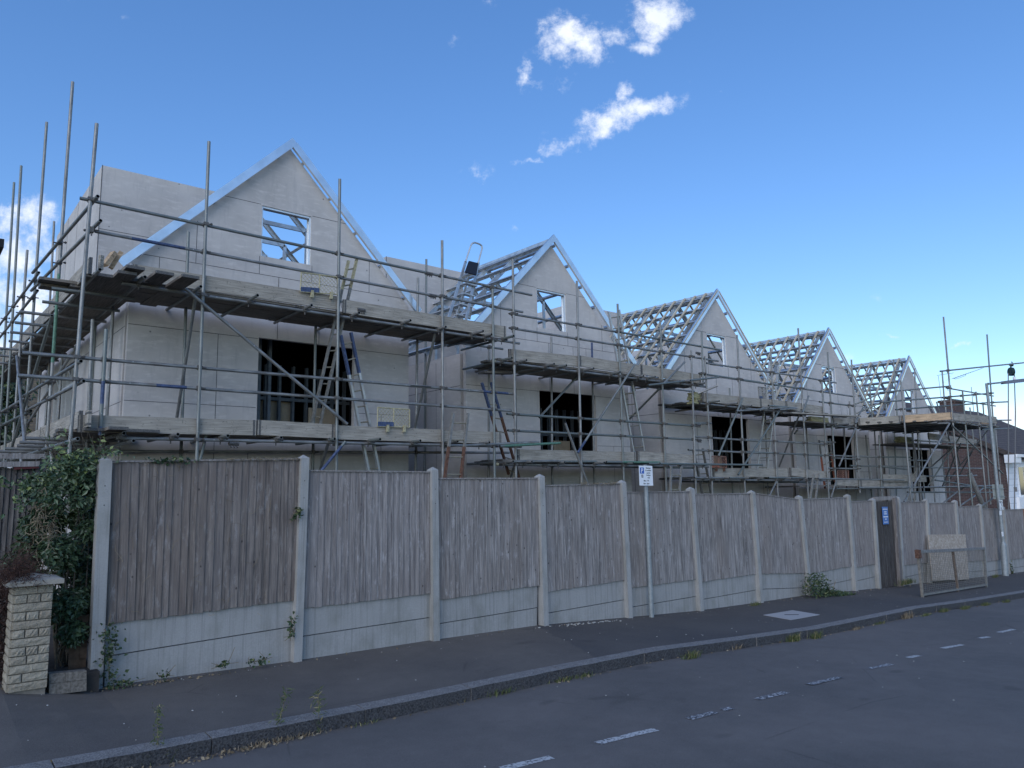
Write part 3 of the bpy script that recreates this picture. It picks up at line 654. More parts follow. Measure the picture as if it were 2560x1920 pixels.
    b = MB(); b.box(cx-hw+.2, cx-hw+.23, WY+.21, 16, .73+zo, 3.02+zo); b = flush(b, H, 'room_shade_panel', M['dark']); b.box(cx+hw-.23, cx+hw-.2, WY+.21, 16, .73+zo, 3.02+zo); b = flush(b, H, 'room_shade_panel', M['dark']); b.box(cx+1.36, cx+hw-.23, WY+.205, WY+.23, .73+zo, 3.02+zo); b.build('room_shade_panel', M['dark'], H)  # near-black panels added over the inner walls so the doorways look shaded
    # window reveal
    b = MB(); b.box(win[0]+.022, win[1]-.032, WY+.02, WY+.13, win[3]-.035, win[3]-.002); b = flush(b, H, 'window_lining', M['stud'])
    b.chan((win[1]-.016, WY+.07, win[2]), (win[1]-.016, WY+.07, win[3]), .03, .10, (0, 1, 0)); b = flush(b, H, 'window_lining', M['stud']); b.chan((win[0]+.012, WY+.07, win[2]), (win[0]+.012, WY+.07, win[3]), .02, .10, (0, 1, 0))
    b.build('window_lining', M['stud'], H)
    # steel roof frame
    rh = 2.68
    def rp(sx, t, y, off=0):   # point on the slope, t = 0 ridge .. 1 eave
        return Vector((cx+sx*(rh*t+off*.7), y, za-.04-(2.74)*t+off*.7))
    rf = MB()
    for sx in (-1, 1):
        rf.chan(rp(sx, -.012 if sx < 0 else .012, WY-.10-(.004 if sx < 0 else 0), 0), rp(sx, 1, WY-.10, 0), .05, .13, (sx*.7, 0, .7), .006, -sx)
        rf.build('rake_channel', M['galv'], H, origin=(cx, WY-.1, za)); rf = MB()
    pass
    def fl(b_, nm, H=H):
        if b_.v: b_.build(nm, M['galv2'], H, origin=b_.v[0])
        return MB()
    rf = MB(); ys = [12.55, 13.65, 14.75, 15.72]
    for sx in (-1, 1):
        for y in ys:
            yr = y; rf = fl(rf, 'rafter')
            rf.chan(rp(sx, .0, yr, -.10), rp(sx, 1, yr, -.10), .05, .10, (sx*.7, 0, .7), .005, 1)
    rf = fl(rf, 'rafter')
    for y in ys[1:]:                                   # collars and struts
        rf = fl(rf, 'collar_frame'); rf.beam((cx-.95, y, za-1.08), (cx+.95, y, za-1.08), .04, .08)
        rf.beam((cx-.95, y, za-1.08), (cx-.95, y, za-2.85), .04, .07); rf.beam((cx+.95, y, za-1.08), (cx+.95, y, za-2.85), .04, .07)
    rf = fl(rf, 'collar_frame'); rf.beam((cx, WY+.05, za-.07), (cx, 15.8, za-.05), .09, .07)
    rf = fl(rf, 'ridge_beam'); rf.beam((cx-1.0, 14.75, za-1.1), (cx-.2, 12.6, za-2.6), .05, .05); rf = fl(rf, 'wind_brace'); rf.beam((cx+1.6, 13.65, za-1.9), (cx+.6, 15.7, za-2.9), .05, .05)
    fl(rf, 'wind_brace')
    def pl_(b_): return fl(b_, 'purlin')
    pf = MB(); ts = [.045, .2, .36, .52, .68, .84, .98]
    for sx in (-1, 1):
        for t in (ts if k else []):
            ye = 15.8 if (sx == -1 or True) else 21
            pf = pl_(pf); pf.chan(rp(sx, t, WY-.06, -.03), rp(sx, t, ye, -.03), .05, .085, (sx*.7, 0, .7), .005, sx)
    if k == 0:
        pf = MB()
        for sx in (-1, 1):
            for t in (.1, .3, .5, .7, .9): pf = pl_(pf); pf.chan(rp(sx, t, WY-.06, -.03), rp(sx, t, WY+.45, -.03), .05, .07, (sx*.7, 0, .7), .005, sx)
        for t in (.03, .42, .62): pf = pl_(pf); pf.chan(rp(1, t, WY+.2, -.03), rp(1, t, 15.8, -.03), .05, .08, (.7, 0, .7), .005, 1)
        pf = pl_(pf); pf.chan(rp(-1, .6, WY+.2, -.03), rp(-1, .6, 15.8, -.03), .05, .08, (-.7, 0, .7), .005, 1)
    pl_(pf)
    if k >= 2:
        rr = random.Random(k)
        for sx in (-1, 1):
            ny = 9
            for i in range(ny+1):
                y = WY-.11+i*.375; tb = MB(); wt = .062 if sx < 0 else .045
                a_, c_ = rp(sx, .004, y, .035), rp(sx, 1.0+rr.uniform(-.02, .03), y+rr.uniform(-.02, .02), .035)
                tb.beam(a_, c_, wt, .035, (sx*.7, 0, .7)); rot = basis(c_-a_); tb.build('roof_batten', M['timber'], H, origin=a_, rot=rot)

# ------------------------------------------------------------------ scaffolding
TR = .0245
def tube_mesh(b, L_, r=TR, bands=()):
    n = 10; zs = [0.0]
    for (a, c, m_) in bands: zs += [a, c]
    zs += [L_]; zs = sorted(set(max(0, min(L_, z)) for z in zs))
    for z0, z1 in zip(zs, zs[1:]):
        b.cur = 0
        for (a, c, m_) in bands:
            if a-1e-6 <= z0 and z1 <= c+1e-6: b.cur = m_
        b.cyl((0, 0, z0), (0, 0, z1), r, n, cap=False)
    b.cur = 0
    for z, s_ in ((0, 1), (L_, -1)):     # hollow ends
        o = [(r*math.cos(i*math.tau/n), r*math.sin(i*math.tau/n), z) for i in range(n)]; q = [(x*.82, y*.82, z) for x, y, _ in o]; e = [(x, y, z+s_*.05) for x, y, _ in q]
        fs = [(i, (i+1) % n, n+(i+1) % n, n+i) for i in range(n)]; b.add(o+q, fs)
        b.cur = 3; b.add(q+e, fs+[tuple(range(n, 2*n))]); b.cur = 0
TM = [M['tube'], M['tube_blue'], M['tube_green'], M['dark']]
def tube(parent, a, c, name='tube', bands=(), r=TR, mats=None):
    a = Vector(a); c = Vector(c); L_ = (c-a).length; b = MB(); tube_mesh(b, L_, r, bands); rot = zbasis(c-a)
    me_o = b.build(name, mats or TM, parent, origin=(0, 0, 0), smooth=False)
    me_o.matrix_basis = Matrix.Translation(a-Vector(parent['_o'])) @ rot.to_4x4(); me_o['_o'] = tuple(a); me_o['_e'] = tuple(c)
    return me_o
def cp_mesh():
    b = MB(); b.box(-.034, .034, -.062, .028, -.022, .022); b.box(-.022, .022, -.04, .040, -.036, .036)
    b.cyl((.04, -.06, .0), (.085, -.06, .0), .011, 6); b.cyl((.06, -.06, 0), (.078, -.06, 0), .019, 6); b.cyl((-.03, .03, .0), (-.085, .03, .0), .011, 6)
    b.cyl((.0, .02, -.045), (.0, .02, -.085), .010, 6); return b
_cp = None
def coupler(parent, p, turn=0):
    global _cp
    if _cp is None:
        o = cp_mesh().build('coupler', M['clamp'], origin=(0, 0, 0)); _cp = o.data
        bpy.data.objects.remove(o)
    o = bpy.data.objects.new('coupler', _cp); COL.objects.link(o); o.parent = parent; o.location = Vector(p)-Vector(parent['_o']); o.rotation_euler = (0, 0, turn); return o
def sleeve(parent, p, d):
    b = MB(); d = Vector(d).normalized(); b.cyl(Vector(p)-d*.07, Vector(p)+d*.07, .034, 8)
    for s_ in (-.045, 0, .045): b.cyl(Vector(p)+d*s_+Vector((0, 0, -.02)), Vector(p)+d*s_+Vector((0, -.03, -.06)), .011, 5)
    return b.build('sleeve_coupler', M['clamp'], parent)
def board(parent, a, c, w_=.225, t_=.038, m=None, name='deck_board', upv=(0, 0, 1), ends=True):
    a = Vector(a); c = Vector(c); b = MB(); L_ = (c-a).length
    b.box(0, L_, -w_/2, w_/2, -t_/2, t_/2)
    mats = [m or M['board']]
    if ends:
        b.cur = 1; mats.append(M['clamp'])
        for x in (0, L_): b.box(x-.002, x+.002, -w_/2-.001, w_/2+.001, -t_/2-.001, t_/2+.001)
        for x0, x1 in ((.02, .05), (L_-.05, L_-.02)): b.box(x0, x1, -w_/2-.0015, w_/2+.0015, -t_/2-.0015, t_/2+.0015)
    o = b.build(name, mats, parent, origin=(0, 0, 0)); o.matrix_basis = Matrix.Translation(a-Vector(parent['_o'])) @ basis(c-a, Vector(upv)).to_4x4(); return o
YO, YI = 10.90, 12.05
YB = {'o': YO, 'r': YO+.052, 'i': YI, 'f': YO-.06, 'd': 13.8}
def run(parent, lst, name, verts=None, rails=None, bands=None):
    out_ = []
    for e in lst:
        u0, v0, u1, v1 = e[:4]; y = e[4] if len(e) > 4 else 'o'; y = YB.get(y, y)
        y0, y1 = y if isinstance(y, tuple) else (y, y)
        a, c = W(u0, v0, y0), W(u1, v1, y1); bd = e[5] if len(e) > 5 else ()
        out_.append(tube(parent, a, c, name, bd))
    return out_
def seg_close(p1, q1, p2, q2):
    d1 = q1-p1; d2 = q2-p2; r = p1-p2; a = d1.dot(d1); e = d2.dot(d2); f_ = d2.dot(r); c = d1.dot(r); b_ = d1.dot(d2); den = a*e-b_*b_
    s_ = max(0, min(1, (b_*f_-c*e)/den)) if den > 1e-9 else 0; t = max(0, min(1, (b_*s_+f_)/e)); return p1+d1*s_, p2+d2*t
def couple(parent, A, B, mx=.12, lim=60):
    n = 0
    for i in A:
        for j in B:
            p, q = seg_close(Vector(i['_o']), Vector(i['_e']), Vector(j['_o']), Vector(j['_e']))
            if (p-q).length < mx and n < lim: coupler(parent, (p+q)/2, random.choice((0, 0, math.pi))); n += 1
def deck(parent, xa, xb, z, y0=YO+.10, rows=5, seed=0, dk=True, slope=0.0):
    rr = random.Random(seed)
    for r_ in range(rows):
        y = y0+.1125+.2275*r_; x = xa+rr.uniform(-.28, .12)
        while x < xb-.3:
            l_ = min(rr.choice((3.0, 3.9, 3.9)), xb+rr.uniform(-.1, .3)-x)
            if l_ < .5: break
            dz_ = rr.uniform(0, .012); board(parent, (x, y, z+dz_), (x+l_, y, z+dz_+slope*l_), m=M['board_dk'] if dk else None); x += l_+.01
def toe(parent, pts, y=YO+.065, h=.225, m=None):
    for (u0, v0, u1, v1) in pts:
        a, c = W(u0, v0, y), W(u1, v1, y); a.z -= h/2; c.z -= h/2
        board(parent, a, c, h, .038, m, 'toe_board', upv=(0, -1, 0))
def transoms(parent, us, vs_line, y0=YO-.22, y1=YI+.15, dz_=.05, L_=None):
    res = []
    for u in us:
        (ua, va, ub, vb) = vs_line; v = va+(vb-va)*(u-ua)/(ub-ua)
        p = W(u, v, YO); e = random.uniform(-.10, .1); res.append(tube(parent, (p.x, y0+e, p.z+dz_), (p.x+random.uniform(-.03, .03), y1+random.uniform(-.1, .15), p.z+dz_), 'transom'))
    return res
def scaffold(label, u): return thing('scaffolding', W(u, 1000, YO)*1.0+Vector((0, 0, -2.2)), label, 'scaffolding', 'scaffolding in front of the row')

# --- in front of the first house, with its return along the left side wall
A = scaffold('tube scaffolding around the nearest house, two boarded lifts and tall poles', 420)
BL = 1
st = run(A, [(209, 267, 149, 985), (229.5, 711, 216, 940, 'o', ((.7, 1.0, BL), (1.3, 2.2, BL))), (451.5, 306, 424, 1010, 'o'), (734, 387, 726, 1040), (955, 519.5, 956.5, 1050), (1064, 624, 1068.6, 1045)], 'standard')
sti = run(A, [(200, 690, 187, 990, 'i'), (407, 501, 390, 1010, 'i'), (683, 655, 675, 1030, 'i'), (903, 600, 897.5, 1035, 'i'), (921, 560, 917, 1040, 'd'), (1056.5, 745, 1055.5, 1045, 'i')], 'standard')
ra = run(A, [(172.5, 428, 930, 591, 'r'), (918, 588.5, 1148.5, 637.5, 'r'), (205, 499.5, 938, 639, 'r', ((.45, 1.15, BL),)), (926, 636, 1129, 674, 'r'),
             (47.5, 762, 930, 836.5, 'r'), (885, 833, 1109, 851, 'r', ((1.6, 2.2, BL),)), (39, 811, 1104.7, 887.5, 'r', ((1.6, 2.0, BL),))], 'guard_rail')
le = run(A, [(262, 611.5, 1122, 742, 'r'), (250, 946, 1126, 965, 'r')], 'ledger'); lei = run(A, [(225, 634, 1086, 754, 'i'), (200, 975, 1100, 978, 'i')], 'ledger')
tr = transoms(A, [300, 420, 540, 660, 762, 870, 950, 1022, 1050, 1088], (262, 611.5, 1122, 742)); tr2 = transoms(A, [260, 372, 480, 600, 715, 800, 893, 966, 1040], (250, 946, 1126, 965))
br = run(A, [(396, 620, 750, 916, YO-.06, ((3.75, 4.9, BL),)), (943, 705, 896, 925, (YO+.1, YI)), (422, 645, 382, 902, (YO+.2, YI)), (746, 954, 693, 1018, YO-.07, ((.1, 2, BL),)), (712, 948, 690, 1020, (YO, YI)), (445, 940, 431, 1000, YO+.2)], 'brace')
couple(A, st, ra+le); couple(A, tr+tr2, le, .1, 22); couple(A, sti, lei, .15, 8)
for (u, v, i_) in ((926, 591, 0), (934, 639, 0), (780, 670, 1), (505, 958, 1)): sleeve(A, W(u, v, YB['r']), ra[0].matrix_basis.to_3x3() @ Vector((0, 0, 1)))
zU, zL = W(700, 677, YO).z+.075, W(700, 956, YO).z+.09
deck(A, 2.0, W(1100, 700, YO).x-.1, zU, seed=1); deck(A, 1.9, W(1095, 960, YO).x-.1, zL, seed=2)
toe(A, [(288, 571, 733, 641.5), (741, 647, 1091.5, 705.5), (170, 896, 553, 908), (556, 907, 722, 917), (722, 918.5, 1081.7, 933.5)])
# loose tubes lying on the lower lift
run(A, [(1005, 962.5, 1164, 955, YO-.12), (1080, 964, 1210, 957, YO-.17, ((.1, 3, 2),))], 'loose_tube')
# return along the side wall
RX = 1.76
def RV(u, v, X=RX): return WX(u, v, X)
rs = []
for (u0, v0, u1, v1, y_, bd) in ((157, 177, 97.5, 1010, 13.1, ((3.2, 4.6, 2),)), (101, 264, 52, 955, 15.6, ()), (46, 358, 9, 1000, 18.0, ()), (30.5, 394, -5, 1000, 19.3, ()), (59, 540, 28, 960, 17.0, ()), (117, 478, 100, 800, 19.5, ())):
    a, c = W(u0, v0, y_), W(u1, v1, y_); rs.append(tube(A, a, c, 'standard', bd))
rs2 = []
for i, y_ in enumerate((12.6, 13.9, 15.4, 17.0, 18.6, 19.8)): rs2.append(tube(A, (2.46, y_, G(2)+.1), (2.46, y_, 2.95+(.5 if i % 2 else 0)), 'standard'))
rr_ = []
for (u, v, ye) in ((215, 424.6, 20.2), (221, 477, 20.2)):
    p = W(u, v, YO-.2); rr_.append(tube(A, (p.x-.02, p.y, p.z), (RX-.1, 15.2, p.z), 'guard_rail')); rr_.append(tube(A, (RX-.03, 15.0, p.z-.03), (RX-.12, ye, p.z-.05), 'guard_rail'))
for (u, v, ye) in ((175, 780, 20), (181, 823, 20)):
    p = W(u, v, YO-.15); rr_.append(tube(A, (p.x, p.y, p.z), (p.x-.1, 15.3, p.z+.02), 'guard_rail')); rr_.append(tube(A, (p.x-.05, 15.0, p.z+.0), (p.x-.2, ye, p.z+.0), 'guard_rail'))
for (u, v) in ((216, 582), (168, 948)):
    p = W(u, v, YO-.3); rr_.append(tube(A, p, (p.x-.08, 20.0, p.z-.02), 'ledger')); tube(A, (2.42, 10.7, p.z), (2.42, 20.0, p.z-.02), 'ledger')
couple(A, rs, rr_, .22, 26)
for z_, o_ in ((zU, 0), (zL, .2)):
    for y_ in (11.7, 12.6, 13.5, 14.4, 15.3, 16.2, 17.1, 18, 19): tube(A, (1.46+random.uniform(-.12, .08), y_+o_, z_-.07), (2.55, y_+o_+random.uniform(-.05, .05), z_-.07), 'transom')
    for i in range(3 if z_ == zU else 4):
        x = 1.98+i*.2275; y = 10.55 if (i == 1) else 10.85
        while y < 20: 
            l_ = random.choice((3.0, 3.9)); board(A, (x, y, z_), (x, y+l_, z_+random.uniform(-.004, .01)), m=M['board_dk']); y += l_+.01
    y = 10.95
    for i in range(3): board(A, (1.84, y, z_+.13), (1.80-.02*i, y+3.0, z_+.13), .225, .038, M['board'], 'toe_board', upv=(-1, 0, 0)); y += 3.02
    board(A, (1.2, 19.9, z_+.12), (3.0, 19.9, z_+.12), .225, .038, M['board'], 'toe_board', upv=(0, -1, 0))
# overlapping board ends at the corner of the upper lift
for (x0, x1, y, dz_) in ((1.36, 2.7, 11.78, .05), (1.40, 2.5, 11.98, .01)): board(A, (x0, y, zU+dz_), (x1, y, zU+dz_), m=M['board_dk'])
for (x, y0, y1, dz_) in ((2.28, 10.45, 12.4, .06), (2.62, 10.35, 12.2, .02), (2.92, 10.25, 12.2, .0)): board(A, (x, y0, zU+dz_), (x-.06, y1, zU+dz_), m=M['board_dk'])
for (a, c) in (((1.75, 13.3, 2.8), (1.5, 17.5, -.5)), ((1.6, 14.5, .7), (1.75, 12.0, -2.0)), ((1.7, 17, 2.7), (1.5, 13.2, .8)), ((1.5, 19.6, 2.7), (1.7, 17.3, -1.5)), ((1.8, 13.0, .8), (2.0, 11.6, -2.1)), ((2.4, 15, 2.7), (1.75, 17.8, .8)), ((1.72, 12.9, .5), (1.9, 13.9, -2.2))): tube(A, a, c, 'brace')
for z_ in (zL-.25, zL+.35, -.6): tube(A, (-.3, 19.6, z_), (2.6, 19.6, z_), 'ledger')
for x_ in (.2, .9): tube(A, (x_, 19.7, -2), (x_, 19.7, 2.6), 'standard')
bk = board(A, (1.90, 10.83, zL+.02), (1.90, 10.83, zL+.235), .20, .038, M['board'], 'toe_board', upv=(-1, 0, 0))

# --- second house
B_ = scaffold('tube scaffolding across the second gabled house, braces crossing before its dark doorway', 1250)
st = run(B_, [(1107.5, 560.5, 1115, 1045), (1246, 607, 1257, 1050), (1334, 656.5, 1348, 1055), (1426, 689, 1439.7, 1075), (1493, 757, 1504, 1080)], 'standard')
sti = run(B_, [(1191, 727, 1193, 1060, 'i'), (1278.5, 740, 1284, 1060, 'i', ((0, .62, BL),)), (1371, 820, 1377, 1075, 'd')], 'standard')
ra = run(B_, [(1101, 677.5, 1334, 717, 'r'), (1330, 716, 1554, 755.6, 'r'), (1101, 708.5, 1334, 745.5, 'r'), (1330, 745, 1551, 780, 'r'), (1095, 894, 1504, 920, 'r', ((8.2, 10.2, BL),)), (1097, 929.7, 1502, 949.5, 'r', ((8.7, 9.6, BL),))], 'guard_rail')
le = run(B_, [(1068.6, 781.4, 1527, 836, 'r'), (1086, 1003.4, 1530, 1008, 'r')], 'ledger'); lei = run(B_, [(1038, 790, 1500, 846, 'i'), (1038, 1003, 1500, 1011, 'i')], 'ledger')
tr = transoms(B_, [1085, 1119, 1180, 1206, 1262, 1322, 1380, 1400, 1472, 1508], (1068.6, 781.4, 1527, 836)); tr2 = transoms(B_, [1092, 1135, 1208, 1286, 1352, 1410, 1468, 1520], (1086, 1003.4, 1530, 1008))
run(B_, [(1100, 997, 1208, 996, YO-.05), (1130, 997.3, 1288, 997, YO+.02), (1310, 998, 1425, 999, YO-.05, ((.5, 2, 2),)), (1400, 1001.5, 1647, 1004.5, YO-.16), (1552, 815, 1400, 832, YO-.1)], 'loose_tube')
br = run(B_, [(1371, 787, 1248, 978, YO-.06, ((2.4, 3.4, BL),)), (1246, 815, 1165, 902, YO+.6), (1220.7, 913.7, 1271, 1050, (YO-.2, YO-.1)), (1426, 838, 1360, 905, (YO+.1, YI)), (1479, 782, 1434, 828, YO-.08), (1118, 985, 1100, 1040, (YO, YI))], 'brace')
couple(B_, st, ra+le); couple(B_, tr+tr2, le, .1, 18); couple(B_, sti, lei, .15, 6)
for (u, v) in ((1225, 797), (1508, 763), (1508, 918), (1510, 951), (1175, 1004)): sleeve(B_, W(u, v, YB['r']), (1, 0, 0))
zU, zL = W(1300, 809, YO).z+.075, W(1300, 1005.5, YO).z+.085
deck(B_, W(1100, 780, YO).x, W(1520, 830, YO).x, zU, seed=3); deck(B_, W(1110, 1003, YO).x, W(1520, 1003, YO).x, zL, seed=4)
toe(B_, [(1099, 754, 1250, 769.5), (1250, 768, 1385, 790), (1383, 787, 1512, 809.5), (1116.7, 970.6, 1371.6, 976.5), (1376, 974.5, 1499, 983)])
board(B_, W(1038, 795, YI-.1), W(1120, 803, YI-.2), m=M['board_dk']); board(B_, W(1040, 805, YI-.5), W(1110, 806, YI-.5), m=M['board_dk'])
for (u, v, c) in ((1068, 780, 'yellow'), (1074, 1003, 'yellow')):
    p = W(u, v, YB['r']); b = MB(); b.cyl(p-Vector((.04, 0, 0)), p+Vector((.02, 0, 0)), .03, 8); b.build('end_cap', M['yellow'], B_)

# --- third house
C_ = scaffold('tube scaffolding across the middle house, greenish timber stacked on its upper lift', 1640)
st = run(C_, [(1515.5, 715, 1519, 832), (1522.6, 770, 1540, 1080), (1592, 723.6, 1610, 1075), (1664.5, 752, 1681, 1085), (1724, 709, 1747, 1090), (1775, 824.6, 1791.5, 1088)], 'standard')
sti = run(C_, [(1576, 838, 1583, 1080, 'i'), (1651, 850, 1660, 1080, 'i'), (1739, 883, 1752, 1090, 'i'), (1689, 900, 1700, 1090, 'd'), (1497, 860, 1501, 1060, 'i')], 'standard')
ra = run(C_, [(1526, 784.5, 1642, 801.5, 'r'), (1598, 795, 1731, 813.6, 'r'), (1731, 813.6, 1806, 827, 'r'), (1510, 806.5, 1642, 826, 'r'), (1598, 820.5, 1731, 839.5, 'r'), (1725, 838.5, 1846, 857, 'r'),
              (1499, 914.5, 1536, 914.7, 'r'), (1500.7, 943.5, 1642, 953, 'r'), (1598, 949, 1786, 959.5, 'r'), (1486.6, 971.6, 1642, 978.8, 'r'), (1598.5, 975.7, 1786, 984, 'r'), (1780, 983.5, 1895, 987.5, 'r')], 'guard_rail')
le = run(C_, [(1511.6, 871.6, 1735, 895, 'r'), (1491, 1037, 1786, 1038, 'r')], 'ledger'); lei = run(C_, [(1440, 880, 1700, 900, 'i'), (1470, 1040, 1760, 1042, 'i')], 'ledger')
tr = transoms(C_, [1530, 1570, 1610, 1650, 1690, 1722, 1750], (1511.6, 871.6, 1735, 895)); tr2 = transoms(C_, [1520, 1560, 1605, 1640, 1690, 1730, 1770], (1491, 1037, 1786, 1038))
run(C_, [(1500, 1032, 1562, 1032.5, YO-.08), (1570, 1032.3, 1610, 1032.5, YO-.05), (1660, 1032, 1735, 1032.5, YO-.1), (1684, 885, 1722, 882, YO-.14), (1767, 1034, 1953, 1037, YO-.5), (1590, 888, 1700, 880, YO-.1), (1735, 893, 1828, 901, YO-.1), (1660, 876, 1722, 882, YO-.1), (1508, 850, 1550, 833, (YO-.15, YO-.5)), (1640, 887, 1650, 880, YO-.1)], 'loose_tube')
br = run(C_, [(1604, 860, 1552, 985, YO-.06), (1684.4, 886, 1594.4, 1025.5, YO-.07), (1747, 855, 1733, 893, YO-.05), (1731, 885, 1683, 1008, (YO, YI)), (1545, 1010, 1535, 1045, (YO, YI)), (1682, 1030, 1660, 1075, YO)], 'brace')
couple(C_, st, ra+le); couple(C_, tr+tr2, le, .1, 14)
zU, zL = W(1640, 884, YO).z+.075, W(1640, 1037.5, YO).z+.08
deck(C_, W(1520, 870, YO).x, W(1790, 900, YO).x, zU, seed=5); deck(C_, W(1520, 1037, YO).x, W(1790, 1037, YO).x, zL, seed=6)
toe(C_, [(1516, 848, 1642, 861.5), (1641, 860.5, 1696, 867), (1697, 866.5, 1778, 878.5), (1539.8, 1011, 1702, 1012), (1706, 1010, 1786, 1018.5)])
board(C_, W(1700, 892, YO-.3), W(1852, 900, YO-.35), m=M['board']); board(C_, W(1460, 880, YI), W(1530, 876, YI-.3), m=M['board_dk']); board(C_, W(1463, 888, YI), W(1530, 880, YI-.3), m=M['board_dk'])

# --- fourth house
D_ = scaffold('tube scaffolding on the fourth house, next to the high loading platform', 1840)
st = run(D_, [(1787.6, 760.5, 1806, 1050), (1839, 777, 1858, 1065), (1878, 827.7, 1884.5, 903), (1835, 867, 1837, 903), (1898.5, 940, 1906, 1080)], 'standard')
sti = run(D_, [(1822, 900, 1830, 1075, 'i'), (1845, 925, 1850, 1080, 'i'), (1870, 940, 1884, 1080, 'i'), (1889, 930, 1898, 1080, 'i')], 'standard')
ra = run(D_, [(1770, 868, 1848, 877.5, 'r'), (1769, 953, 1800, 956, 'r'), (1797, 989, 1857, 992.5, 'r'), (1786, 1011.7, 1858, 1012.5, 'r'), (1856, 986, 1897, 987, 'r'), (1836, 1006, 1901, 1007.5, 'r')], 'guard_rail')
le = run(D_, [(1784.5, 918.7, 1848, 924, 'r'), (1790, 1056, 1960, 1054, 'r')], 'ledger')
tr = transoms(D_, [1795, 1815, 1835], (1784.5, 918.7, 1848, 924)); run(D_, [(1855, 1053.5, 2112, 1052, YO-1.2), (1798, 902, 1822, 899, YO-.1)], 'loose_tube')
run(D_, [(1848, 925, 1812, 1008, YO-.06), (1855, 897, 1848, 915, YO-.1), (1722, 930, 1716, 937, YO+1), (1806, 1040, 1795, 1075, YO)], 'brace')
couple(D_, st, ra+le)
zU, zL = W(1820, 921, YO).z+.075, W(1820, 1055, YO).z+.08
deck(D_, W(1745, 918, YO).x, W(1850, 920, YO).x, zU, seed=7); deck(D_, W(1740, 1052, YO).x, W(1960, 1052, YO).x, zL, seed=8)
toe(D_, [(1798.5, 901.5, 1849, 903.3), (1804, 1032, 1857, 1035), (1858, 1035, 1905, 1037), (1905, 1036, 1960, 1040)])

# --- loading platform in front of the farthest house
E_ = scaffold('high scaffold loading platform with fresh pale edge boards at far right', 2050)
bY = 9.0; P0, P1, P2 = W(1853, 903.5, YO), W(2055, 890.5, bY), W(2151, 901, bY)
st = []
for (u0, v0, u1, v1, y_) in ((2038, 684.5, 2076, 1110, bY), (2132, 722.5, 2158, 1090, bY+.1), (2035, 800.6, 2041, 880, 10.2), (2079, 844, 2102, 1105, bY), (2108, 846, 2133, 1105, bY), (1975.5, 796, 1990, 1090, 10.9), (1945.7, 821.6, 1969, 1090, 9.8),
                             (1968, 845, 1978, 1080, 12.0), (1930, 776.6, 1938, 900, 10.9), (2123, 869, 2140, 1090, 10.3), (2042, 868, 2052, 1080, 11.5), (2005, 920, 2020, 1085, 11.6), (2030, 930, 2045, 1085, 12.4), (1986, 930, 1998, 1080, 12.2), (2095, 880, 2104, 960, 11.0), (2023, 868, 2030, 892, 11.8),
                             (1932, 930, 1937, 1080, 12.2), (1915, 930, 1924, 1075, 12.3), (2148, 900, 2165, 1085, 10.6)):
    st.append(tube(E_, W(u0, v0, y_), W(u1, v1, y_), 'standard'))
ra = []
for (u0, v0, y0, u1, v1, y1) in ((1901, 847.7, 10.3, 2054, 834, bY+.05), (1901, 868.8, 10.3, 2042, 858, bY+.1), (2042, 858, bY+.05, 2146, 849, bY+.15), (1934.8, 885, 9.95, 2140, 869.5, bY+.05), (2140, 869.5, bY+.05, 2176, 868, bY+.05),
                                 (2044, 838, bY+.05, 2146, 855.5, 10.4), (2036, 859.5, bY+.05, 2150, 877, 10.4), (1848, 873, 10.9, 1905, 848, 10.3), (1850, 893, 10.9, 1905, 869, 10.3), (2031, 802, bY+.05, 2232, 781.5, bY-.4),
                                 (1901, 987, 11, 1969, 988, 11), (1901, 1007, 11, 1980, 1008, 11), (1990, 1010, 11, 2125, 1012, 11), (1960, 994, 10.8, 2002, 995, 10.8), (1994, 1029, 11, 2110, 1027, 11), (1906, 1008.5, 11, 1960, 1014, 11), (1968, 951, 11, 2110, 960, 11), (2151, 908, bY+.6, 2184, 907.5, bY+.6), (2120, 928, bY+.5, 2187, 925, bY+.5)):
    ra.append(tube(E_, W(u0, v0, y0), W(u1, v1, y1), 'guard_rail'))
for (u0, v0, y0, u1, v1, y1) in ((1953, 916, 10.2, 2050, 914, bY), (2058, 911, bY, 2140, 924, bY), (2020, 1037, 10, 2145, 1056, 9.6), (1901, 1038, 11, 1953, 1037, 11), (1960, 1063, 10, 2160, 1064, 9.4), (1995, 1052.5, 9.6, 2160, 1049, 9.4)): ra.append(tube(E_, W(u0, v0, y0), W(u1, v1, y1), 'ledger'))
for (u0, v0, y0, u1, v1, y1) in ((2051.5, 914, bY-.05, 1973, 1050, bY+.2), (2057, 919.5, bY-.05, 2166, 1023, bY+.1), (2084, 928, 10, 2005, 1050, 11), (2133, 929, 9.8, 2040, 1050, 12), (2060, 965, 10.6, 2010, 1010, 12), (2100, 975, 10.2, 2060, 1050, 11.6), (2075, 958, 9.6, 2036, 1050, 11),
                                 (1970, 932, 10.4, 1988, 1083, 11), (1975, 960, 10.5, 1994, 1090, 11.2), (2068, 1062, 9.6, 2030, 1092, 9.4), (2118, 1063, 9.4, 2075, 1092, 9.2), (1963, 1066, 9.6, 1953, 1084, 9.4), (2150, 905, 9.6, 2110, 960, 11), (1855, 897, 10.7, 1865, 880, 10.7), (2045, 925, 10.8, 2064, 1010, 11.4),
                                 (2056, 935, 11.5, 2074, 1005, 11.8), (2085, 1050, 9.6, 2050, 1075, 10.5), (2130, 1050, 10.6, 2110, 1065, 10.2)):
    tube(E_, W(u0, v0, y0), W(u1, v1, y1), 'brace')
a, c = W(2094, 1022, 9.2), W(2127, 1100, 9.0); tube(E_, a, c, 'waste_chute_pole', (), .075, [M['ladwood'], M['tube_blue'], M['tube_green'], M['dark']])
couple(E_, st, ra, .14, 40)
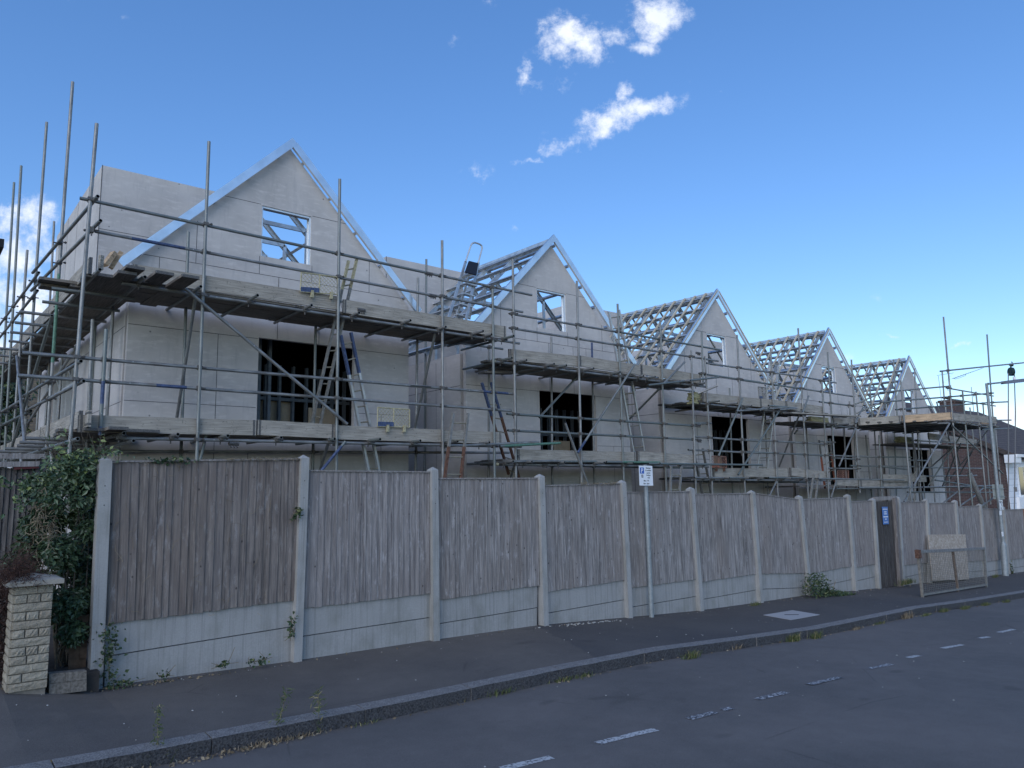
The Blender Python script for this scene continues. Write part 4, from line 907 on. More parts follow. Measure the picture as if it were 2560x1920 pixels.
def edge(p, q, m, h=.225):
    a_ = Vector(p); c_ = Vector(q); a_.z -= h/2; c_.z -= h/2; board(E_, a_, c_, h, .038, m, 'toe_board', upv=(0, -1, 0))
mid = P0.lerp(P1, .45); edge(P0, mid, M['board']); edge(mid+Vector((.01, -.03, 0)), P1, M['board_new']); 
edge(P1+Vector((.04, 0, -.02)), P2+Vector((0, 0, 0)), M['board']); board(E_, P2+Vector((0, 0, -.11)), P2+Vector((.0, .5, -.11)), .225, .038, M['board_new'], 'toe_board', upv=(-1, 0, 0))
zB = P1.z-.27
for i in range(13):
    y = bY+.12+i*.235; f_ = (y-bY)/(P0.y-bY); xa = P1.x+(P0.x-P1.x)*min(1, max(0, f_))
    board(E_, (xa, y, zB+.01*(i % 2)), (P2.x+.3, y, zB+.01*(i % 3)), m=M['board_dk'])
for i in range(7): x_ = P0.x+.9+i*.85; yb_ = bY if x_ > P1.x else bY+(P1.x-x_)/(P1.x-P0.x)*(YO-bY); tube(E_, (x_, yb_-.1, zB-.05), (x_, 12.1, zB-.05), 'transom')
deck(E_, W(1965, 1000, 11).x, W(2120, 1000, 11).x, W(2000, 960, 11).z, y0=11, seed=11)
a_, c_ = W(2005, 942, 11), W(2110, 956, 11); board(E_, a_, c_, .225, .038, M['board'], 'toe_board', upv=(0, -1, 0)); a_, c_ = W(2135, 950, 10.4), W(2152, 956, 10.4); 
a_, c_ = W(1905, 1032, 10.9), W(2000, 1034, 10.9); board(E_, a_, c_, .225, .038, M['board'], 'toe_board', upv=(0, -1, 0))
# gin wheel and rope
p = W(2184.4, 803, bY-.05)
gw = thing('gin_wheel', p+Vector((0, 0, -.1)), 'dark round pulley wheel hanging from the scaffold beam at far right', 'pulley')
b = MB(); dv = Vector((.75, -.66, 0)).normalized(); b.cyl(p-dv*.05, p+dv*.05, .155, 20); b.build('wheel', M['gin'], gw)
t_ = W(2184, 786.5, bY-.05); b = MB(); b.cyl(p+Vector((0, 0, .14)), t_, .03, 8); b.cyl(t_-Vector((.12, 0, .03)), t_+Vector((.12, 0, -.03)), .05, 8); b.path([t_+Vector((.05, 0, .05)), t_+Vector((.1, 0, .1)), t_+Vector((.2, 0, .06)), t_+Vector((.2, 0, -.04))], .012, 6); b.build('hook', M['gin'], gw)
b = MB()
for (u0, v0, u1, v1) in ((2178, 806, 2178.7, 1104), (2191, 806, 2193.5, 890), (2193.5, 890, 2191.4, 1104)): b.cyl(W(u0, v0, bY-.05), W(u1, v1, bY-.05), .018, 6)
q_ = W(2193, 1052, bY-.05); b.cyl(q_, q_-Vector((0, 0, .16)), .05, 8); b.build('rope', M['rope'], gw)

# ------------------------------------------------------------------ ladders
def ladder(label, L0, L1, R0, R1, yt, yb, m, bands=None, group='ladders on the scaffolding', sw=.03, sd=.065, step=.255, rm=None, m2=None, split=0):
    a0, a1 = W(*L0, yt), W(*L1, yb); c0, c1 = W(*R0, yt), W(*R1, yb)
    t = thing('ladder', a1, label, 'ladder', group)
    for (p, q) in ((a0, a1), (c0, c1)):
        b = MB(); upv = (0, -1, 0)
        if split > 0: b.beam(p, p.lerp(q, split), sd*.6, sw*1.6, upv); b.cur = 1; b.beam(p.lerp(q, split), q, sd*.6, sw*1.6, upv)
        else: b.beam(p, q, sd*.6, sw*1.6, upv)
        b.build('stile', [m, m2 or m], t)
    L_ = (a0-a1).length; n = int(L_/step)
    for i in range(n):
        f_ = (i+.6)/n; b = MB(); b.cyl(a0.lerp(a1, f_), c0.lerp(c1, f_), .0135, 7); b.build('rung', rm or M['rung'], t)
    return t
Mx = M
ladder('pale yellowed ladder through the hatch of the nearest upper lift, leaning left to right', (753, 563), (673.5, 914), (771, 558), (691, 917), 10.98, 11.5, M['yellow'], m2=M['ladwood'], split=.18)
ladder('aluminium ladder with blue painted tops standing under the hatch of the nearest house', (736, 724), (797.6, 1025), (758, 718), (820, 1025), 11.1, 11.35, M['tube_blue'], m2=M['alu'], split=.28, sw=.036)
ladder('blue and rust ladder between the first and second houses', (1041, 827), (1099, 1025), (1061, 826), (1122, 1035), 11.2, 11.5, M['tube_blue'], m2=M['rust'], split=.35)
ladder('rusty red-brown steel ladder standing in front of the lower toe board', (979, 893), (959.5, 1040), (1011, 893), (994.5, 1040), 10.62, 10.5, M['ladwood'], m2=M['rust'], split=.5, step=.3)
ladder('long aluminium ladder rising past the right end of the second house', (1315, 673), (1368, 976), (1337, 669), (1391, 974), 11.3, 11.6, M['alu'], m2=M['alu'], split=.9)
ladder('grey ladder below the lower lift, in front of the third house corner', (1497, 971), (1519, 1072), (1518, 969), (1537, 1072), 11.1, 11.3, M['ladwood'])
ladder('dull grey ladder left of the parking sign pole, top at the long tube', (1450, 1008), (1448, 1070), (1472.6, 1009), (1467, 1070), 10.6, 10.5, M['ladwood'], sw=.026)
ladder('aluminium ladder rising to the upper lift at the right end of the middle house', (1663, 780), (1635, 1018), (1684, 773), (1656, 1018), 11.2, 11.5, M['alu'])
ladder('orange painted ladder between the fourth house doorway and its lower lift', (1769.6, 951), (1782, 1055), (1792, 948), (1803.5, 1040), 11.2, 11.4, M['ladwood'], m2=M['orange'], split=.35)
ladder('short ladder with blue right stile below the fourth house lift', (1758, 1024), (1749, 1085), (1768.5, 1024), (1761, 1085), 10.6, 10.5, M['ladwood'])
ladder('steep grey ladder within the loading platform scaffold', (1969, 1022), (1963, 1084), (1980, 1010), (1975, 1084), 10.5, 10.3, M['ladwood'])

# stepladder on the first upper lift
yS = 11.5; a0, a1, c0, c1 = W(1006, 565, yS+.15), W(968, 690, yS-.15), W(1033.5, 567, yS+.15), W(1006, 694, yS-.15)
sl = thing('stepladder', (a1+c1)/2, 'aluminium stepladder with black top tray and looped handrail on the upper lift', 'stepladder')
for p, q in ((a0, a1), (c0, c1)): b = MB(); b.beam(p, q, .05, .03, (0, -1, 0)); b.build('stile', M['alu'], sl)
hp = [(1006, 565), (1010, 552), (1017, 531), (1020, 526), (1025, 524), (1031, 525.5), (1037, 528), (1040.5, 531), (1041.5, 537), (1037, 553), (1032.4, 571)]
b = MB(); b.path([W(u, v, yS+.1) for u, v in hp], .018, 8); b.build('handrail', M['alu'], sl, smooth=False)
for (u0, v0, u1, v1) in ((1009.5, 612, 1023, 618), (1005, 635, 1018, 640), (997, 657, 1013, 663), (990, 680, 1008, 686)):
    p, q = W(u0-5, v0-.7, yS), W(u1+5, v1+.9, yS); b = MB(); b.beam(p, q, .11, .028, (0, 0, 1)); b.build('tread', M['alu'], sl)
quadplate([W(1011.7, 565, yS-.02), W(1031.5, 570, yS-.02), W(1027.3, 595.5, yS-.1), W(1003, 589, yS-.1)], .03, 'top_tray', M['plastic'], sl)
b = MB(); b.beam(W(1012, 598, yS+.25), W(985, 690, yS+.6), .04, .025, (0, -1, 0)); b.beam(W(1028, 600, yS+.25), W(1014, 690, yS+.6), .04, .025, (0, -1, 0)); b.build('rear_legs', M['alu'], sl)

# mesh ladder-hatch guards
def guard(label, pts, y, mf, mm, lowblue=None, foot=2):
    q = [W(u, v, y) for u, v in pts]; t = thing('mesh_guard', q[3], label, 'mesh guard', 'mesh guards on the lifts')
    b = MB()
    for i in range(4): b.cyl(q[i], q[(i+1) % 4], .011, 7)
    m_ = (q[0]+q[1])/2; n_ = (q[3]+q[2])/2; b.cyl(m_, n_, .012, 7); b.build('frame', mf, t)
    b = MB(); W_ = (q[1]-q[0]).length; Hh = (q[0]-q[3]).length; stp = .065
    def pt(s, r_): return q[3].lerp(q[2], s/W_).lerp(q[0].lerp(q[1], s/W_), r_/Hh)
    k_ = -Hh
    while k_ < W_:
        for sg in (1, -1):
            pp = []
            s0 = max(0, k_); s1 = min(W_, k_+Hh)
            if s1-s0 > .02:
                r0, r1 = s0-k_, s1-k_
                if sg < 0: r0, r1 = Hh-r0, Hh-r1
                b.cyl(pt(s0, r0), pt(s1, r1), .0042, 4)
        k_ += stp
    b.build('mesh', mm, t)
    if lowblue:
        b = MB(); a_, c_ = pt(0, 0), pt(W_*.5, 0); b.hexa([a_+Vector((0, -.01, 0)), c_+Vector((0, -.01, 0)), c_, a_, a_+Vector((0, -.01, .08)), c_+Vector((0, -.01, .08)), c_+Vector((0, 0, .08)), a_+Vector((0, 0, .08))]); b.build('kick_plate', lowblue, t)
    for s_ in (.3, .82)[:foot]:
        e = pt(W_*s_, 0); b = MB(); b.box(e.x-.02, e.x+.02, e.y-.03, e.y+.01, e.z-.09, e.z+.03); b.box(e.x-.045, e.x+.0, e.y-.04, e.y-.02, e.z-.09, e.z-.07); b.build('hook', M['yellow'] if mf is not M['redmesh'] else M['rust'], t)
    return t
guard('faded yellow mesh guard above the upper toe board, right below the gable window', [(651, 588.5), (729.5, 598.5), (729.5, 636), (649, 630)], YO-.0, M['yellow'], M['yellow'], M['tube_blue'])
guard('yellow mesh guard with blue plate on the lower lift beside the nearest doorway', [(816, 880), (884.6, 884.6), (885, 923), (815.5, 921)], YO+.02, M['yellow'], M['yellow'], M['tube_blue'])
guard('rusty red mesh guard on the lower lift of the middle house', [(1536, 985.6), (1568, 986.4), (1569.4, 1010.6), (1537, 1010)], YO+.02, M['redmesh'], M['redmesh'], M['orange'])
guard('small pale mesh guard at the right eave of the third gable', [(1637.6, 835.5), (1655, 838), (1655, 863), (1640, 862)], YO+.1, M['mesh'], M['mesh'], M['tube_blue'], 0)
guard('orange mesh guard before the fourth house doorway', [(1808.7, 1015.6), (1833, 1016), (1833, 1035), (1809, 1034)], YO+.1, M['redmesh'], M['redmesh'], None, 0)

# greenish timber packs on the lifts
def pack(label, u0, v0, u1, v1, y, n=6):
    a_, c_ = W(u0, v0, y), W(u1, v1, y); H_ = (W(u0, v0, y)-W(u0, v1, y)).z; t = thing('timber_stack', (a_.x, y, c_.z), label, 'timber', 'greenish timber stacks on the lifts'); rr = random.Random(u0)
    for i in range(n):
        for j in range(2):
            z = c_.z+H_*(i+.5)/n; e = rr.uniform(-.1, .1); b = MB(); b.box(a_.x+e, c_.x+rr.uniform(-.02, .02), y+j*.12, y+.10+j*.12, z-H_/n*.43, z+H_/n*.43); b.build('length_of_timber', M['treated'], t)
pack('greenish treated timber stacked at the left end of the middle house upper lift', 1500, 848, 1516, 873, YO+.15)
pack('greenish timber stack on the left end of the fourth house upper lift', 1755, 902, 1791, 915, YO+.2, 4)
pack('greenish timber stack under the loading platform at the farthest house', 1945, 944, 1972, 957, YO+.9, 4)
tb = thing('timber_offcuts', (2.05, 11.5, 2.95), 'short pale timber offcuts leaning at the corner of the nearest upper lift', 'timber')
b = MB()
a_ = W(226, 573, 11.6); b.beam(a_, a_+Vector((.12, .05, .22)), .10, .06); b.beam(a_+Vector((.1, .1, .0)), a_+Vector((.22, .1, .26)), .09, .06); b.build('offcut', M['board_new'], tb)
b = MB(); b.beam(W(217, 583, 11.1), W(219, 552, 11.1), .05, .05, (-.5, 1, 0)); b.build('board_end', M['board'], tb)

# ------------------------------------------------------------------ street lamp, signs on it, barrier, chipboard
LB, LM, LT = W(2172, 1246, 8.30), W(2167.5, 1178, 8.30), W(2131, 828, 8.30)
lp = thing('street_lamp', LB, 'tall grey street lamp column with two sign plates, before the fence at right', 'street lamp')
b = MB(); b.cyl(LB-Vector((0, 0, .1)), LM, .088, 16); b.cyl(LM, LM+(LT-LM)*.02, .088, 16, .055); b.cyl(LM+(LT-LM)*.02, LT, .055, 14, .042); b.build('column', M['grey'], lp)
ar = W(2150, 827, 8.1); a1_ = W(2169, 826, 8.0); b = MB(); b.cyl(W(2133, 829.5, 8.28), W(2134.5, 830, 8.26), .05, 10); b.cyl(W(2133, 829.5, 8.28), W(2170, 825.5, 8.15), .028, 8); b.build('arm', M['grey'], lp)
b = MB(); p0, p1, p2 = W(2168, 826.5, 8.15), W(2203, 822.5, 8.05), W(2222, 819, 8.0)
def lens(b, p, q, w0, h0, w1, h1): 
    d_ = (q-p).normalized(); s_ = Vector((-d_.y, d_.x, 0)); u_ = Vector((0, 0, 1)); vs = []
    for (c_, w_, h_) in ((p, w0, h0), (q, w1, h1)): vs += [c_-s_*w_-u_*h_, c_+s_*w_-u_*h_, c_+s_*w_*.8+u_*h_, c_-s_*w_*.8+u_*h_]
    b.hexa([vs[i] for i in (0, 4, 5, 1, 3, 7, 6, 2)])
lens(b, p0, p1, .09, .05, .16, .06); lens(b, p1, p2, .16, .06, .05, .02); b.build('lantern', mat('lantern_grey', plain((.16, .17, .2), .1), .5, .2), lp)
c_ = W(2191.5, 820, 8.1); b = MB(); b.cyl(c_, c_+Vector((0, 0, .09)), .045, 10); b.build('photocell', M['white'], lp)
q = [W(u, v, 8.36) for u, v in ((2142.5, 1046.3), (2166, 1046.6), (2169.8, 1078.6), (2146, 1078))]
pl2 = quadplate(q, .006, 'sign_back', M['signback'], lp)
b = MB()
for f_ in (.28, .8): b.beam(q[0].lerp(q[3], f_)+Vector((0, -.02, 0)), q[1].lerp(q[2], f_)+Vector((0, -.02, 0)), .02, .02)
b.build('rails', M['grey'], pl2)
q = [W(u, v, 8.22) for u, v in ((2158, 1080.2), (2165, 1080), (2167.4, 1101.5), (2160, 1102.2))]; pz = quadplate(q, .005, 'permit_plate', M['signw'], lp)
xd = (q[1]-q[0]).normalized(); yd = (q[0]-q[3]).normalized()
for i, tx in enumerate(('Business', '& resident', 'permit', 'holders', 'only')): 
    text_mesh(tx, .036, q[0].lerp(q[3], .16+.13*i).lerp(q[1].lerp(q[2], .16+.13*i), .66)+Vector((0, -.008, 0)), xd, xd.cross(Vector((0, -1, 0))).cross(xd) if False else yd, M['black'], pz)
for i, tx in enumerate(('Mon - Fri', '8am - 6pm')): text_mesh(tx, .036, q[0].lerp(q[3], .82+.12*i).lerp(q[1].lerp(q[2], .82+.12*i), .5)+Vector((0, -.008, 0)), xd, yd, M['black'], pz)
quadplate([q[0].lerp(q[1], .08).lerp(q[3].lerp(q[2], .08), .06), q[0].lerp(q[1], .3).lerp(q[3].lerp(q[2], .3), .06), q[0].lerp(q[1], .3).lerp(q[3].lerp(q[2], .3), .32), q[0].lerp(q[1], .08).lerp(q[3].lerp(q[2], .08), .32)], .002, 'zone_panel', M['black'], pz, .006)
quadplate([W(u, v, 8.2) for u, v in ((2158.8, 1103), (2163.5, 1103), (2164, 1112.5), (2159.4, 1112.8))], .003, 'sticker', M['white'], lp)
quadplate([W(u, v, 8.2) for u, v in ((2163, 1149), (2167, 1149), (2168, 1158), (2164.5, 1159))], .003, 'sticker', M['white'], lp)
a_, c_ = W(2117, 1095, 8.6), W(2146, 1076, 8.6); ty = thing('loose_tube', a_, 'grey scaffold tube sticking over the fence top beside the lamp column', 'scaffold tube'); tube(ty, a_, c_, 'tube_body')

def pave_hit(u, v): return hit(u, v, zpave)
bl, br_, bm = pave_hit(1993, 1290), pave_hit(2131.5, 1268), pave_hit(2069.7, 1277.5)
tl_, tr__, tm = W(1982.5, 1191.6, bl.y-.02), W(2125.5, 1184.5, br_.y-.02), W(2058, 1188.4, bm.y-.02)
ba = thing('crowd_barrier', bl, 'weathered pedestrian guard panel with square wire mesh, standing on the pavement', 'barrier')
b = MB(); b.beam(bl, tl_, .05, .05, (0, 1, 0)); b.build('upright', mat('worn_cream_paint', plain((.20, .185, .16), .35, 14), .8), ba)
b = MB(); b.beam(bm, tm, .045, .045, (0, 1, 0)); b.build('upright', mat('worn_rusty_paint', plain((.16, .125, .10), .45, 14), .8), ba)
b = MB(); b.beam(br_, tr__, .045, .045, (0, 1, 0)); b.build('upright', M['ladwood'], ba)
b = MB(); b.beam(tl_, tm, .06, .06); b.beam(tm, tr__, .055, .055); b.build('top_rail', mat('dull_grey_rail', plain((.20, .20, .20), .3, 14), .7, .3), ba)
b = MB(); b.box(tl_.x-.05, tl_.x+.06, tl_.y-.045, tl_.y+.045, tl_.z-.14, tl_.z+.04); b.build('corner_bracket', M['rust'], ba)
b = MB(); b.beam(bl+Vector((.02, 0, .05)), bm+Vector((0, 0, .05)), .05, .04); b.beam(bm+Vector((0, 0, .05)), br_+Vector((0, 0, .06)), .05, .04); b.build('bottom_rail', M['ladwood'], ba)
b = MB()
for i in range(41):
    f_ = i/40; lo = (bl.lerp(bm, f_*2) if f_ < .5 else bm.lerp(br_, f_*2-1))+Vector((0, 0, .06)); hi = (tl_.lerp(tm, f_*2) if f_ < .5 else tm.lerp(tr__, f_*2-1)); b.cyl(lo, hi, .0042, 4)
for i in range(1, 22):
    f_ = i/22; b.path([(bl+Vector((0, 0, .05))).lerp(tl_, f_), (bm+Vector((0, 0, .05))).lerp(tm, f_), (br_+Vector((0, 0, .05))).lerp(tr__, f_)], .0042, 4)
b.build('mesh', M['mesh'], ba)
q = [W(2004, 1155, 8.42), W(2083.8, 1154.4, 8.42), W(2092.4, 1251.7, 8.28), W(2012.7, 1254.3, 8.28)]
tag(quadplate(q, .018, 'chipboard_sheet', M['osb'], None), 'pale chipboard sheet leaning on the fence behind the mesh barrier', 'board')

# ------------------------------------------------------------------ houses and tree beyond
bh = thing('brick_house', (43, 14, G(43)), 'red-brown brick house with tiled roof and white weatherboard front, right of the site', 'house')
x0 = 43.0; y0 = 13.0; cA = W(2173, 1000, y0); x0 = cA.x; ze = W(2160, 978, y0).z; zr = W(2120, 908, 17.0).z
b = MB(); b.box(x0, x0+.25, y0+.02, 24, G(43)-1, ze); 
b.add([(x0, y0, ze), (x0, 24, ze), (x0, 18.5, ze+3.2), (x0+.25, y0, ze), (x0+.25, 24, ze), (x0+.25, 18.5, ze+3.2)], [(0, 1, 2), (3, 5, 4), (0, 2, 5, 3), (2, 1, 4, 5)]); b.build('brick_wall', M['brick'], bh)
b = MB(); b.box(x0+.0, x0+14, y0-.02, y0+.02, G(43)-1, ze); b.build('front_wall', M['wboard'], bh)
b = MB(); yr = 18.5; zr = ze+2.95; b.hexa([(x0-.25, y0-.45, ze-.32), (x0+14, y0-.45, ze-.32), (x0+14, yr, zr), (x0-.25, yr, zr), (x0-.25, y0-.45, ze-.05), (x0+14, y0-.45, ze-.05), (x0+14, yr, zr+.3), (x0-.25, yr, zr+.3)])
b.hexa([(x0-.25, 24.4, ze-.12), (x0+14, 24.4, ze-.12), (x0+14, yr, zr), (x0-.25, yr, zr), (x0-.25, 24.4, ze), (x0+14, 24.4, ze), (x0+14, yr, zr+.12), (x0-.25, yr, zr+.12)]); rf_ = b.build('roof', M['tile'], bh)
b = MB(); b.box(x0-.1, x0+14, y0-.55, y0-.42, ze-.22, ze-.08); b.box(x0-.28, x0+.6, y0-.5, y0-.03, ze-.5, ze-.1); b.build('gutter', M['white'], bh)
b = MB(); wx = x0+1.4; b.box(wx, wx+1.6, y0-.06, y0-.02, ze-2.2, ze-.6); wn = b.build('window', M['white'], bh); b = MB(); b.box(wx+.1, wx+.75, y0-.07, y0-.055, ze-2.1, ze-.7); b.box(wx+.85, wx+1.5, y0-.07, y0-.055, ze-2.1, ze-.7); b.build('pane', M['glass'], wn)
b = MB(); b.box(x0+.9, x0+1.9, y0-.14, y0-.02, ze-4.9, ze-2.2); b.build('white_panel', M['white'], bh)
b = MB(); b.box(x0-.05, x0+2, y0-.35, y0-.03, ze-3.9, ze-3.75); b.build('porch_ledge', M['white'], bh)
cp = W(2058, 900, 18.5); b = MB(); ct = W(2058, 867, 18.5).z; b.box(cp.x-.85, cp.x+.65, 18.0, 18.9, ze, ct); b.box(cp.x-.92, cp.x+.72, 17.93, 18.97, ct-.14, ct+.02); b.build('chimney', M['brick'], rf_)
an = thing('television_aerial', W(2104, 890, 18.3), 'thin television aerial on a mast above the brick chimney', 'aerial')
b = MB(); b.cyl(W(2105, 905, 18.3), W(2098, 836, 18.3), .022, 6); b.build('mast', M['grey'], an)
b = MB(); a_, c_ = W(2060, 820, 18.3), W(2146, 794, 18.3); b.cyl(W(2058, 818, 18.3), W(2122, 795.5, 18.3), .016, 6); b.path([W(u, v, 18.3) for u, v in ((2060, 816), (2063, 819), (2071, 817), (2086, 811), (2087, 807))], .014, 5)
for f_ in [i/12 for i in range(13)]:
    p_ = W(2058, 818, 18.3).lerp(W(2122, 795.5, 18.3), f_); l_ = .26-.12*f_; b.cyl(p_-Vector((.1, l_, .0)), p_+Vector((.1, l_, .0)), .008, 4)
b.build('boom', M['grey'], an)
an = thing('television_aerial', W(2034, 880, 18.6), 'small aerial left of the tallest scaffold pole at far right', 'aerial')
b = MB(); b.cyl(W(2034, 868, 18.6), W(2027, 812, 18.6), .014, 6); b.build('mast', M['grey'], an)
b = MB(); b.cyl(W(2024, 811, 18.6), W(2060, 805.5, 18.6), .014, 6)
for i in range(6): p_ = W(2042+i*3, 826-i*3.2, 18.6); b.cyl(p_-Vector((.22, 0, 0)), p_+Vector((.22, .05, .04)), .008, 4)
b.build('boom', M['grey'], an)
# far house just visible above the fence at the right edge
fh = thing('white_house', (64, 16, G(64)), 'white house end at the extreme right edge, mostly cut off', 'house')
# left background: yellow brick house and tree
yb_ = thing('yellow_brick_house', (1, 30, G(0)), 'old yellow brick house glimpsed behind the scaffold return at far left', 'house')
zt = W(60, 772, 30).z
b = MB(); b.box(-9, W(104, 850, 30).x, 30, 38, -3, zt); b.build('wall', M['ybrick'], yb_)
b = MB(); xr_ = W(104, 850, 30).x; b.box(-9.3, xr_+.2, 29.8, 38, zt, zt+.18); b.build('eaves', M['board'], yb_)
b = MB(); b.box(.9, 1.7, 29.95, 30, .6, 2.4); wn = b.build('window', M['white'], yb_); b = MB(); b.box(1.0, 1.6, 29.93, 29.95, .7, 2.3); b.build('pane', M['glass'], wn)
b = MB(); b.box(xr_-1.1, xr_-.9, 29.8, 29.95, -2, zt); b.build('downpipe', M['white'], yb_)
wl = thing('pale_rendered_wall', (2.6, 21.6, -1), 'pale cream wall section behind the side of the nearest house', 'wall')
b = MB(); p_ = W(113, 850, 21.5); b.box(p_.x, p_.x+.9, 21.5, 21.7, -2.5, W(113, 822, 21.5).z); b.build('render', mat('cream_render', plain((.55, .50, .42), .1, 3), .85), wl)
ge = thing('gutter_corner', W(-3, 518, 14), 'dark roof gutter corner poking in at the left edge', 'gutter'); b = MB(); p_ = W(3, 518, 14); b.box(p_.x-1.2, p_.x+.04, 14, 14.6, p_.z-.12, p_.z+.02); b.box(p_.x-1.2, p_.x-.05, 14, 14.5, p_.z+.02, p_.z+.1); b.build('fascia', M['black'], ge)
del_fh = bpy.data.objects.get('white_house'); bpy.data.objects.remove(del_fh)

# ------------------------------------------------------------------ left corner: pier, low wall, side fence, plants
FYp = 8.15
pf = [W(28.6, 1268, FYp), W(113, 1262.7, FYp), W(104, 1496, FYp), W(11.7, 1499, FYp)]
x0, x1 = (pf[0].x+pf[3].x)/2+.012, (pf[1].x+pf[2].x)/2; z0, z1 = pf[3].z-.0, pf[0].z
pr = thing('stone_pier', (x0, FYp, z0), 'buff rock-faced block gate pier with flat cap stone, at bottom left', 'pier')
b = MB(); b.box(x0+.012, x1-.012, FYp+.012, FYp+(x1-x0)-.012, z0-.3, z1); b.build('core', M['mortar'], pr)
b = MB(); rr = random.Random(4); nC = 12; ch = (z1-z0)/nC; pw = x1-x0
def block(b, xa, xb, za_, zb_, face, dpt=.055):
    """rock-faced block: grid with a rough front"""
    n_, m_ = 6, 3; sh = rr.random(); b.shade = sh; g = .005; grid = []
    for j in range(m_+1):
        for i in range(n_+1):
            s_, t_ = i/n_, j/m_; xx = xa+g+(xb-xa-2*g)*s_; zz = za_+g+(zb_-za_-2*g)*t_; ed = 0 if (i in (0, n_) or j in (0, m_)) else 1
            dd = (.010+ed*rr.uniform(.0, .011))
            grid.append((xx, zz, dd))
    vs = []
    for (xx, zz, dd) in grid:
        vs.append((xx, FYp-dd, zz) if face == 'f' else (x0-dd, FYp+(xx-x0), zz))
    base = len(vs)
    for (xx, zz, dd) in grid: vs.append((xx, FYp+dpt, zz) if face == 'f' else (x0+dpt, FYp+(xx-x0), zz))
    fs = []
    for j in range(m_):
        for i in range(n_): a_ = j*(n_+1)+i; fs.append((a_, a_+1, a_+n_+2, a_+n_+1))
    N1 = n_+1
    for i in range(n_): fs += [(i, base+i, base+i+1, i+1), (m_*N1+i, m_*N1+i+1, base+m_*N1+i+1, base+m_*N1+i)]
    for j in range(m_): fs += [(j*N1, (j+1)*N1, base+(j+1)*N1, base+j*N1), (j*N1+n_, base+j*N1+n_, base+(j+1)*N1+n_, (j+1)*N1+n_)]
    b.add(vs, fs)
pat = [[0, 1], [0, .33, 1], [0, 1], [0, .42, 1], [0, .38, .7, 1], [0, 1], [0, .33, .68, 1], [0, 1], [0, .33, .66, 1], [0, 1], [0, .33, .68, 1], [0, 1]]
for r_ in range(nC):
    for face in 'fs':
        pp = pat[r_] if face == 'f' else ([0, .5, 1] if r_ % 2 else [0, 1])
        for a_, c_ in zip(pp, pp[1:]): block(b, x0+pw*a_, x0+pw*c_, z0+ch*r_, z0+ch*(r_+1), face)
b.build('block_facing', M['stone'], pr)
b = MB(); b.box(x0-.07, x1+.07, FYp-.08, FYp+pw+.08, z1+.005, z1+.045); b.add([(x0-.07, FYp-.08, z1+.045), (x1+.07, FYp-.08, z1+.045), (x1+.07, FYp+pw+.08, z1+.045), (x0-.07, FYp+pw+.08, z1+.045), ((x0+x1)/2, FYp+pw/2, z1+.10)], [(0, 1, 4), (1, 2, 4), (2, 3, 4), (3, 0, 4)]); b.build('cap_stone', M['capst'], pr)
lw = thing('low_block_wall', (x1+.1, FYp, z0), 'two-course low block wall between the pier and the first concrete post', 'wall')
q0, q1, q2, q3 = W(106, 1456, FYp+.05), W(187, 1449, FYp+.05), W(187, 1487, FYp+.05), W(106, 1497, FYp+.05); b = MB()
for (ta, tb_) in ((0, .52), (.52, 1.15)):
    b.shade = random.random()*.5
    for s0, s1 in ((0, .55), (.56, 1)) if ta else ((0, .42), (.43, 1)):
        A1, B1, C1, D1 = q0.lerp(q1, s0).lerp(q3.lerp(q2, s0), tb_-.02), q0.lerp(q1, s1).lerp(q3.lerp(q2, s1), tb_-.02), q0.lerp(q1, s1).lerp(q3.lerp(q2, s1), ta), q0.lerp(q1, s0).lerp(q3.lerp(q2, s0), ta)
        b.hexa([A1, B1, B1+Vector((0, .1, 0)), A1+Vector((0, .1, 0)), D1, C1, C1+Vector((0, .1, 0)), D1+Vector((0, .1, 0))])
b.build('blocks', mat('dark_block', plain((.16, .145, .125), .5, 40), .95), lw)  # low wall blocks in one even dark tone
# side boundary fence behind the hedge
sf = thing('side_fence', W(0, 1100, 10.3), 'dark close-boarded fence behind the hedge at the left edge', 'fence')
tl, tr = W(-40, 1010, 10.3), W(85, 1012, 10.3); b = MB(); n_ = 10
for i in range(n_):
    b.shade = random.random()*.6; xa, xb = tl.x+(tr.x-tl.x)*i/n_, tl.x+(tr.x-tl.x)*(i+1)/n_; b.hexa([(xa, 10.3, -2.3), (xb, 10.28, -2.3), (xb, 10.32, -2.3), (xa, 10.32, -2.3), (xa, 10.3, tl.z), (xb, 10.28, tr.z), (xb, 10.32, tr.z), (xa, 10.32, tl.z)])
b.build('fence_boards', M['fence_dark'], sf)
b = MB(); b.beam(W(-40, 1004, 10.25), W(85, 1002, 10.25), .05, .06); b.beam(W(-40, 985, 10.25), W(97, 986, 10.25), .05, .06); b.build('rails', M['fence'], sf)
b = MB(); p_ = W(90, 990, 10.3); b.box(p_.x-.05, p_.x+.05, 10.28, 10.38, -2.3, p_.z); b.build('fence_post', M['fence_dark'], sf)
b = MB(); b.beam(W(30, 1010, 10.24), W(84, 1007, 10.24), .02, .05); b.build('red_strip', mat('dark_red_paint', plain((.08, .02, .02), .2), .7), sf)

